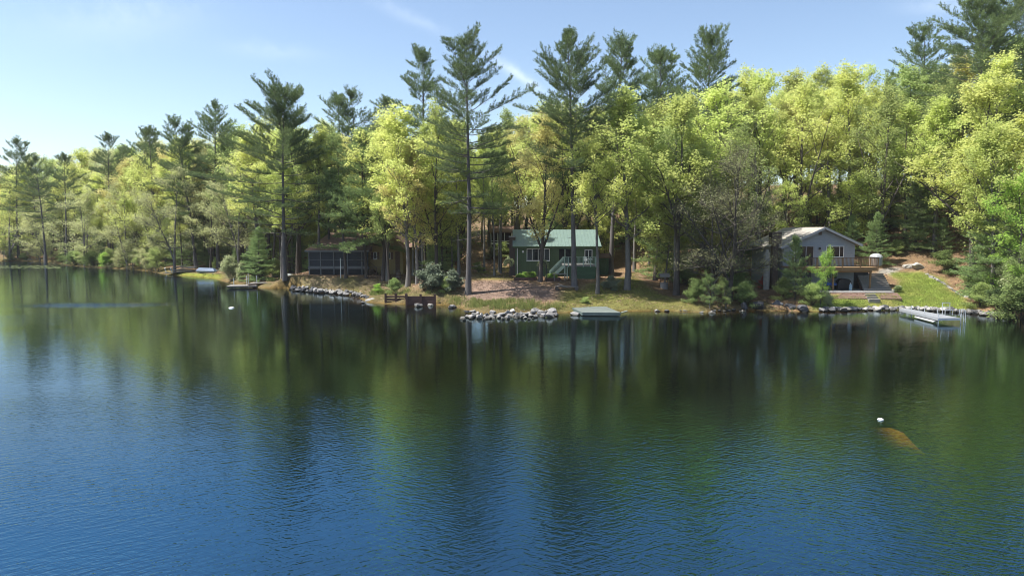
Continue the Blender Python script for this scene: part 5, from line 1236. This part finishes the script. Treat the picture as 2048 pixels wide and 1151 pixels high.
# --- shrubs named in the photograph
def shrub(key, u, v, H, wide, leaf, label, nm='shrub'):
    x, y, z = hit(u, v); return plant(nm, key, x, y, H, label, 'shrub', leaf=leaf, wide=wide, rz=u % 6.28)
shrub('rhodo',866,578,2.9,1.05,'rhodo','large glossy rhododendron spreading below the crooked grey tree','rhododendron')
shrub('rhodo',905,580,2.3,.95,'rhodo','smaller rhododendron leaning against the big one by the tallest pine','rhododendron')
shrub('bush_a',893,584,1.7,.9,'mid','yellowish leafy shrub at the front of the rhododendrons')
shrub('rhodo',1222,580,1.6,1.1,'rhodo','rounded pale-edged shrub beside the big yellow-green maple','rhododendron')
shrub('bush_b',462,560,3.9,.95,'pale','large silvery olive bush at the root of the low dock')
shrub('bush_b',484,562,3.0,.8,'pale','lower silvery bush against the dark evergreen by the dock')
shrub('bush_a',506,560,4.2,.75,'dark','dark dense evergreen bush behind the low dock')
shrub('bush_a',526,560,3.0,.7,'dark','narrow dark bush between the evergreen and the leaning pine')
shrub('bush_a',790,588,1.9,1.0,'deep','dark shrub above the open-railed bulkhead')
shrub('bush_a',757,588,1.3,1.0,'bright','bright green low shrub above the boulders by the bulkhead')
shrub('bush_a',212,536,3.4,1.0,'bright','bright yellow-green bush on the far water edge')
shrub('low_b',292,543,4.6,1.0,'olive','grey-green rounded bush overhanging the far water')
shrub('low_b',240,538,3.8,1.1,'olive','low olive bush between the bright bush and the grey-green one')
shrub('bush_a',150,531,3.4,1.2,'deep','dark bush behind the far dock')
shrub('low_b',1420,617,3.8,1.0,'deep','dark thicket bush overhanging the shore stones')
shrub('low_b',1452,618,3.4,1.0,'mid','dense dark bush in front of the grey twiggy tree')
shrub('bush_a',1388,606,2.6,1.0,'deep','dark bush at the foot of the tall maple trunk')
shrub('bush_a',1492,612,2.6,1.0,'deep','dark bush behind the smallest boulder')
shrub('bush_a',1565,598,2.4,.9,'mid','green bush between the boulder row and the young pine')
shrub('bush_a',1625,612,2.4,1.0,'mid','loose green bush below the little pale-leaved tree')
shrub('bush_b',1655,612,1.6,.9,'pale','pale twiggy bush spilling onto the lawn')
shrub('bush_a',1527,575,1.5,.8,'red','small red-leaved shrub beside the white flue of the grey house')
shrub('bush_a',1795,584,.8,1.4,'deep','low dark planting at the corner of the patio')
shrub('bush_a',2040,640,4.2,1.3,'deep','dark shoreline bush at the picture edge')
shrub('bush_b',2044,600,4.6,1.2,'pale','greyish tall bush under the bright maple')
shrub('bush_a',1960,612,2.4,1.2,'mid','green bush on the bank above the edging stones')
shrub('bush_a',1893,545,2.6,1.3,'deep','dark shrub at the top corner of the lawn slope')
shrub('bush_a',1955,580,2.8,1.3,'deep','dark shrub above the loose line of border stones')
shrub('bush_a',958,545,1.5,1.3,'mid','green shrub by the path up to the outbuilding')
shrub('bush_a',985,520,2.0,1.3,'buds','brownish brush beside the path to the outbuilding')
shrub('bush_a',1008,512,2.2,1.3,'mid','leafy brush below the outbuilding porch')
shrub('weeds',1170,606,.7,1.5,'mid','low green growth at the end of the stone heap')
shrub('bush_a',1478,596,3.2,1.1,'deep','tall dark bush behind the thicket stones')
shrub('bush_a',2000,622,2.2,1.4,'dark','low dark bush hanging over the last edging stones')
# shrubs along the far left shore, one after the other
rs_ = random.Random(12)
for i in range(34):
    u = 4 + 320*(i+rs_.random()*.7)/34; v = np.interp(u, [0,50,100,140,180,260,340], [522,522,524,530,534,538,548])
    x, y = on_level(u, v, 0); k = rs_.random()
    key, leaf, H, look = ('low_b','mid',rs_.uniform(2.6,5.5),'green shrub') if k < .4 else ('layer_b','olive',rs_.uniform(3,6.5),'olive shrub') if k < .75 else ('bush_a','deep',rs_.uniform(1.5,3.2),'dark shrub')
    lab = look + ' overhanging the water along the far shore'
    plant('shrub', key, x-rs_.uniform(0,.8), y+rs_.uniform(.3,2.2), H, lab, 'shrub', look+'s along the far shore', leaf=leaf, wide=rs_.uniform(1.1,1.6), rng=rs_)
for i in range(16):
    u = 95+170*(i+rs_.random())/16; v = np.interp(u, [95,140,180,265], [531,535,537,541]); x, y = on_level(u, v, 0)
    plant('dead_brush','twiggy',x,y,rs_.uniform(.9,1.7),'grey leafless brush standing in the shallows of the far shore','shrub','dead brush in the far shallows',z=-.1,leaf='buds',wide=1.5,rng=rs_)

# ---------------------------------------------------------------- what nobody could count
def blades(name, pts, hmin, hmax, w_, mat, seed, n_each=7, spread=.12):
    rs = np.random.RandomState(seed); P = np.repeat(np.asarray(pts, float), n_each, 0); n = len(P); P[:, :2] += rs.randn(n,2)*spread
    h = rs.uniform(hmin,hmax,n); a = rs.rand(n)*6.28; ln = rs.randn(n,2)*.28*h[:,None]; s = np.stack([np.cos(a),np.sin(a),np.zeros(n)],1)*w_/2
    top = P + np.stack([ln[:,0],ln[:,1],h],1); mid = P + np.stack([ln[:,0]*.35,ln[:,1]*.35,h*.6],1)
    V = np.stack([P-s, P+s, mid+s*.8, top, mid-s*.8],1).reshape(-1,3)
    return link_mesh(name, np_mesh(name, V, np.arange(5*n).reshape(n,5), mat))
LEAF['blade'] = leafmat('grass_blade', (.10,.16,.035), (.24,.25,.075), .4, .0, .0, clump=.6)
LEAF['sward'] = leafmat('lawn_blade', (.15,.24,.035), (.32,.31,.09), .4, .0, .0, clump=.5)
def scatter_px(poly, n, seed):
    rs = np.random.RandomState(seed); us = [p[0] for p in poly]; vs = [p[1] for p in poly]; W = np.array([hit(u,v)[:2] for u,v in poly])
    x = rs.uniform(W[:,0].min(), W[:,0].max(), n); y = rs.uniform(W[:,1].min(), W[:,1].max(), n)
    k = poly_mask(x, y, [tuple(p) for p in W], .8) > .5; x, y = x[k], y[k]; d = signed_d(x, y); k = d > -.1; x, y = x[k], y[k]
    return np.stack([x, y, np.maximum(ground(x,y),0)-.03],1)
g1 = np.concatenate([scatter_px([(868,608),(872,592),(930,596),(1000,603),(1115,604),(1132,612),(1120,622),(1050,622),(960,620),(920,612)], 3500, 1), scatter_px([(735,592),(745,581),(830,582),(868,587),(866,591),(790,590)], 1500, 2)])
g1 = g1[np.random.RandomState(3).rand(len(g1)) < .12+np.clip(hnoise(g1[:,0],g1[:,1],1.3,97)*2.2+.45,0,1)]
tag(blades('shore_grass', g1, .18, .55, .03, LEAF['blade'], 5), kind='stuff', label='tall green grass along the shore by the stone heap')
g2 = scatter_px([(1625,618),(1640,596),(1660,592),(1790,592),(1800,560),(1780,545),(1840,545),(1882,560),(1915,590),(1950,617),(1930,623),(1720,618)], 11000, 3)
g3 = scatter_px([(335,551),(345,545),(440,548),(445,557),(400,556)], 900, 4)
tag(blades('lawn_grass', np.concatenate([g2,g3]), .05, .14, .03, LEAF['sward'], 6, 9, .2), kind='stuff', label='short mown grass of the lawns')
g4 = scatter_px([(600,580),(600,562),(640,553),(740,556),(830,560),(830,580),(730,588)], 2500, 7); g5 = scatter_px([(1110,622),(1120,585),(1230,560),(1265,545),(1290,575),(1380,600),(1400,620),(1250,618)], 5000, 8)
tag(blades('mossy_grass', np.concatenate([g4,g5]), .04, .12, .04, leafmat('moss_blade',(.20,.20,.05),(.34,.28,.085),.4,0,0,clump=.4), 9, 6, .25), kind='stuff', label='thin mossy grass on the wooded lawns')
# undergrowth far back under the trees
rs = np.random.RandomState(4); n = 5200
x = np.where(rs.rand(n) < .5, rs.uniform(-150,-20,n), rs.uniform(-20,75,n)); y = rs.uniform(62,240,n); d = signed_d(x,y)
k = (d > 14) & (d < 72) & (np.abs(x) < .86*y) & ~((x>-8)&(x<15)&(y<99)) & ~((x>-31)&(x<-12)&(y<106)) & ~((x>25)&(x<52)&(y<86)) & ~((x>-7)&(x<4)&(y<114))
x, y, d = x[k], y[k], d[k]; z = ground(x, y); hgt = rs.uniform(.5, 1.6, len(x))*(1+np.clip((d-30)/25,0,2.2))
rep = np.repeat(np.arange(len(x)), 26); m_ = len(rep); q = rs.randn(m_,3); q /= np.linalg.norm(q,axis=1,keepdims=True); q *= rs.rand(m_,1)**.4
P = np.stack([x[rep]+q[:,0]*hgt[rep]*.8, y[rep]+q[:,1]*hgt[rep]*.8, z[rep]+hgt[rep]*(.75+.85*q[:,2])],1)
V, Fq = leaf_quads(P, rs, .30, .22, .5)
tag(link_mesh('undergrowth', np_mesh('undergrowth', V, Fq, leafmat('leaf_under',(.17,.22,.07),(.32,.33,.11),.4,0,0,clump=.12))), kind='stuff', label='green undergrowth covering the forest floor')
# lily pads in the far shallows
rs = np.random.RandomState(6); n = 420; us = rs.uniform(-40,120,n); vs = rs.uniform(530,537,n); V = []; Fc = []
for i, (u, v) in enumerate(zip(us, vs)):
    X, Y = on_level(u, v, .012); r_ = rs.uniform(.12,.3); a = np.arange(8)*math.pi/4+rs.rand()
    V += [(X+r_*math.cos(t), Y+r_*math.sin(t), .012+.004*(i%3)) for t in a]; Fc.append(list(range(8*i,8*i+8)))
tag(link_mesh('lily_pads', np_mesh('lily_pads', np.array(V), np.array(Fc), surf('lily_pad',(.16,.20,.08),.5,.3,1))), kind='stuff', label='lily pads floating in the far shallows')

# fallen leaves and twigs over the woodland floor, ragged tufts along the water's edge
rs = np.random.RandomState(14); n = 150000; x = rs.uniform(-48,60,n); y = rs.uniform(57,118,n); d = signed_d(x,y); lw = poly_mask(x,y,LAWN,1.)
k = (d > .4) & (d < 34) & (lw < .3) & (rs.rand(n) < .25+.75*np.clip(hnoise(x,y,.6,91)*2+.4,0,1)); x, y = x[k], y[k]; z = ground(x,y)
V, Fq = leaf_quads(np.stack([x,y,z+.02],1), rs, .17, .12, 2.5)
tag(link_mesh('fallen_leaves', np_mesh('fallen_leaves', V, Fq, leafmat('leaf_fallen',(.14,.075,.045),(.34,.24,.17),.1,0,0,clump=.5))), kind='stuff', label='brown fallen leaves strewn over the woodland floor')
rs = np.random.RandomState(15); n = 60000; x = rs.uniform(-110,58,n); y = rs.uniform(57,150,n); d = signed_d(x,y); k = (d > -.15) & (d < .9+1.3*np.clip(hnoise(x,y,.5,93)*2,0,1)) & (rs.rand(n) < .15+np.clip(hnoise(x,y,.9,95)*2,0,1)); x, y = x[k], y[k]
tag(blades('bank_tufts', np.stack([x,y,np.maximum(ground(x,y),0)-.03],1), .10, .42, .03, LEAF['blade'], 16, 5, .12), kind='stuff', label='ragged grass tufts along the edge of the bank')
# ---------------------------------------------------------------- the air
hm_ = bpy.data.materials.new('spring_haze'); nt = nodes_of(hm_)
vol = N(nt, 'ShaderNodeVolumePrincipled'); vol.inputs['Density'].default_value = .00013; vol.inputs['Color'].default_value = (.88,.93,1,1); vol.inputs['Anisotropy'].default_value = .1
o = N(nt, 'ShaderNodeOutputMaterial'); nt.links.new(vol.outputs[0], o.inputs['Volume'])
m = MB(); m.box(-1600, 1600, -950, 1850, -6, 55); tag(m.build('haze', hm_), kind='stuff', label='thin spring haze over the lake and woods')
